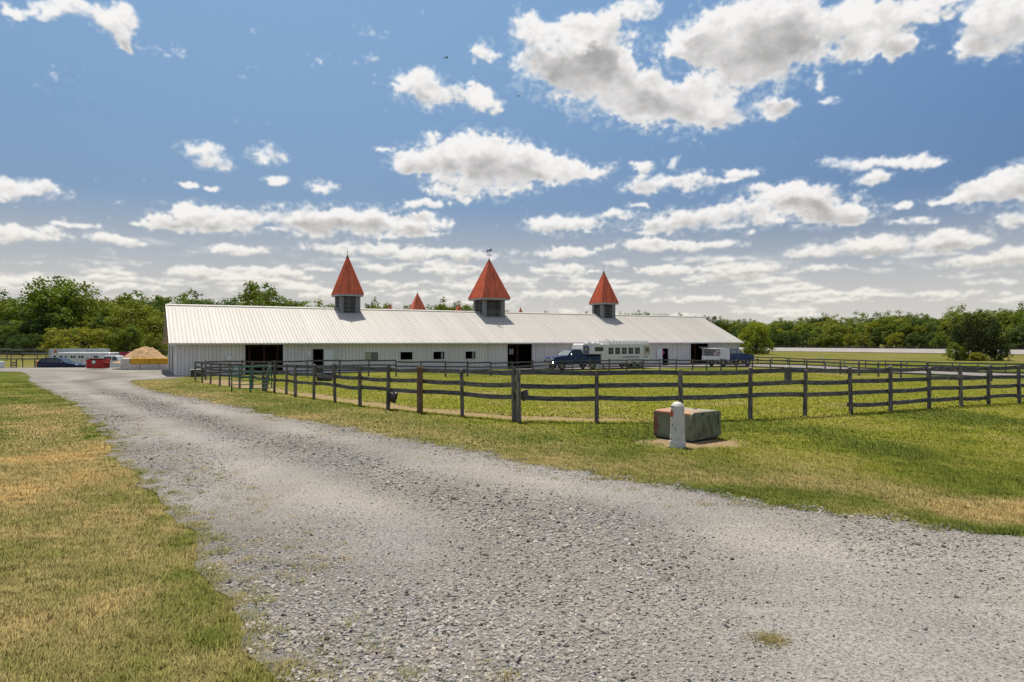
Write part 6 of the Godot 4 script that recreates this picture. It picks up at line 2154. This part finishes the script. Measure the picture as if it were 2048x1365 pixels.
func make_grass() -> void:
	var m := mat("grass_blade", Color.WHITE, 0.75, 0.0, true)
	m.metallic_specular = 0.2
	m.backlight_enabled = true
	m.backlight = Color(0.4, 0.42, 0.2)
	var r := RandomNumberGenerator.new()
	r.seed = 17
	var xf := []
	var cols := []
	var xf2 := []
	var cols2 := []
	var d := 4.0
	while d < 62.0:
		var step := 0.35 + d * 0.02
		var dens := 950.0 * pow(5.0 / maxf(d, 5.0), 1.5) + 5.0
		var x0 := -0.80 * d - 1.0
		var x1 := 0.80 * d + 1.0
		var cnt := int((x1 - x0) * step * dens)
		for i in cnt:
			var x := r.randf_range(x0, x1)
			var z := -(d + r.randf() * step)
			var dz := -z
			var p := Vector2(x, z)
			var inp := in_paddock(p)
			var edge := 0.0
			if not inp:
				if dz > 49 : continue
				var l := left_edge(dz)
				var rr := right_edge(dz)
				var over := 0.30 * ss(-0.1, 0.35, nC.get_noise_2d(x * 1.2, z * 1.2)) + 0.06
				if x > l + over and x < rr - over:
					continue
				edge = minf(absf(x - l), absf(x - rr))
			var k := cover(x, z)
			if r.randf() < k.y * 1.15:
				continue
			if edge > 0.0 and edge < 0.35 and r.randf() > 0.55 + edge * 1.3:
				continue
			var kk := k
			kk.x = clampf(k.x + r.randf_range(-0.28, 0.28), -0.5, 1.2)
			kk.y = 0.0
			var c := cover_color(kk) * r.randf_range(1.0, 1.5)
			var sc := (0.85 + 0.022 * dz) * r.randf_range(0.7, 1.25)
			if inp: sc *= 1.25 + 0.9 * maxf(nB.get_noise_2d(x * 2.0, z * 2.0), 0.0)
			var hh := r.randf_range(0.7, 1.2) * (1.0 if not inp else 1.25) * (1.0 + 0.4 * ss(0.0, -0.35, k.x)) / maxf(1.0, sc * 0.55)
			var b := Basis(Vector3.UP, r.randf() * TAU).scaled_local(Vector3(sc, sc * hh, sc))
			if dz < 14.0:
				xf.append(Transform3D(b, on(x, z)))
				cols.append(c)
			else:
				xf2.append(Transform3D(b, on(x, z)))
				cols2.append(c)
		d += step
	var near := [tuft(1, 26, 0.075, 0.034, 0.0034), tuft(2, 28, 0.08, 0.03, 0.0034), tuft(3, 24, 0.075, 0.042, 0.0038)]
	var far := [tuft(4, 18, 0.09, 0.024, 0.0085), tuft(5, 18, 0.09, 0.028, 0.009)]
	scatter("lawn_grass", "short half dried lawn grass near the gravel road", "grass", near, m, xf, cols)
	scatter("field_grass", "green grass of the farther lawn and paddock", "grass", far, m, xf2, cols2)
	# weeds that have crept on to the gravel
	xf.clear()
	cols.clear()
	for i in 420:
		var dz := 4.3 + 16.0 * pow(r.randf(), 1.5)
		var left := r.randf() < 0.65
		var l := left_edge(dz) if left else right_edge(dz)
		var o := pow(r.randf(), 2.2) * 1.6
		var x := l + o if left else l - o
		var n := r.randi_range(1, 4)
		var cc := cover_color(Vector3(r.randf_range(0.05, 1.0), 0, 0)) * 1.25
		for q in n:
			xf.append(Transform3D(Basis(Vector3.UP, r.randf() * TAU).scaled_local(Vector3.ONE * r.randf_range(0.5, 1.1)), on(x + r.randfn() * 0.05, -dz + r.randfn() * 0.05, 0.012)))
			cols.append(cc)
	for q in 26:   # the wisp of hay on the road
		xf.append(Transform3D(Basis(Vector3.UP, r.randf() * TAU).scaled_local(Vector3(1.2, 0.5, 1.2)), on(1.9 + r.randfn() * 0.06, -5.0 + r.randfn() * 0.04, 0.012)))
		cols.append(Color(0.2, 0.17, 0.06))
	scatter("gravel_weeds", "small weeds and straw along the gravel edges", "weeds", [near[0], near[2]], m, xf, cols)

func stone(sd: int) -> ArrayMesh:
	var r := RandomNumberGenerator.new()
	r.seed = sd
	var b := MB.new()
	var n := 6
	var rings: Array = []
	for k in 2:
		var ring: Array[Vector3] = []
		for i in n:
			var a := TAU * (i + r.randf_range(-0.3, 0.3)) / n
			var q := r.randf_range(0.75, 1.1) * (1.0 if k == 0 else 0.72)
			ring.append(Vector3(cos(a) * q, (-0.12 if k == 0 else 0.42) + r.randf_range(-0.12, 0.12), -sin(a) * q * 0.8))
		rings.append(ring)
	var top := Vector3(r.randf_range(-0.2, 0.2), 0.58, r.randf_range(-0.2, 0.2))
	for i in n:
		var j := (i + 1) % n
		b.tri(rings[0][i], rings[0][j], rings[1][j])
		b.tri(rings[0][i], rings[1][j], rings[1][i])
		b.tri(rings[1][i], rings[1][j], top)
	return b.mesh()

func make_gravel() -> void:
	var m := mat("stone_chip", Color.WHITE, 0.9, 0.0, true)
	m.metallic_specular = 0.15
	var r := RandomNumberGenerator.new()
	r.seed = 23
	var xf := []
	var cols := []
	var d := 4.0
	while d < 34.0:
		var step := 0.3 + d * 0.02
		var dens := 1800.0 * pow(5.0 / maxf(d, 5.0), 1.75) + 4.0
		var l := left_edge(d) - 0.02
		var rr := right_edge(d) - 0.02
		var x0 := maxf(l, -0.80 * d - 0.5)
		var x1 := minf(rr, 0.80 * d + 0.5)
		var cnt := int(maxf(x1 - x0, 0.0) * step * dens)
		for i in cnt:
			var x := r.randf_range(x0, x1)
			var dz := d + r.randf() * step
			# coarse stone lies between the wheel tracks, dust in them
			var coarse := 0.6 + 0.9 * nD.get_noise_2d(x * 1.1, -dz * 0.7) - 0.6 * tracks(x, -dz)
			if r.randf() > clampf(coarse + 0.25, 0.12, 1.0):
				continue
			var s := 0.0068 + 0.018 * pow(r.randf(), 2.2) * clampf(coarse + 0.25, 0.35, 1.25)
			if r.randf() < 0.02: s *= 1.7
			s *= 1.0 + 0.022 * dz
			var g := 0.275 + 0.055 * r.randfn()
			if r.randf() < 0.09: g = r.randf_range(0.035, 0.1)
			g = clampf(g, 0.03, 0.55)
			var w := r.randfn() * 0.035
			cols.append(Color(g * (1.05 + w), g * (1.0 + w * 0.3), g * (0.92 - w)))
			var tilt := Basis(Vector3(r.randfn(), 0, r.randfn()).normalized(), r.randf() * 0.6) * Basis(Vector3.UP, r.randf() * TAU)
			xf.append(Transform3D(tilt.scaled_local(Vector3(s * r.randf_range(0.9, 1.4), s * r.randf_range(0.6, 1.1), s)), on(x, -dz, 0.012)))
		d += step
	scatter("gravel", "loose grey crushed stone on the road", "gravel", [stone(1), stone(2), stone(3), stone(4)], m, xf, cols, "stone")
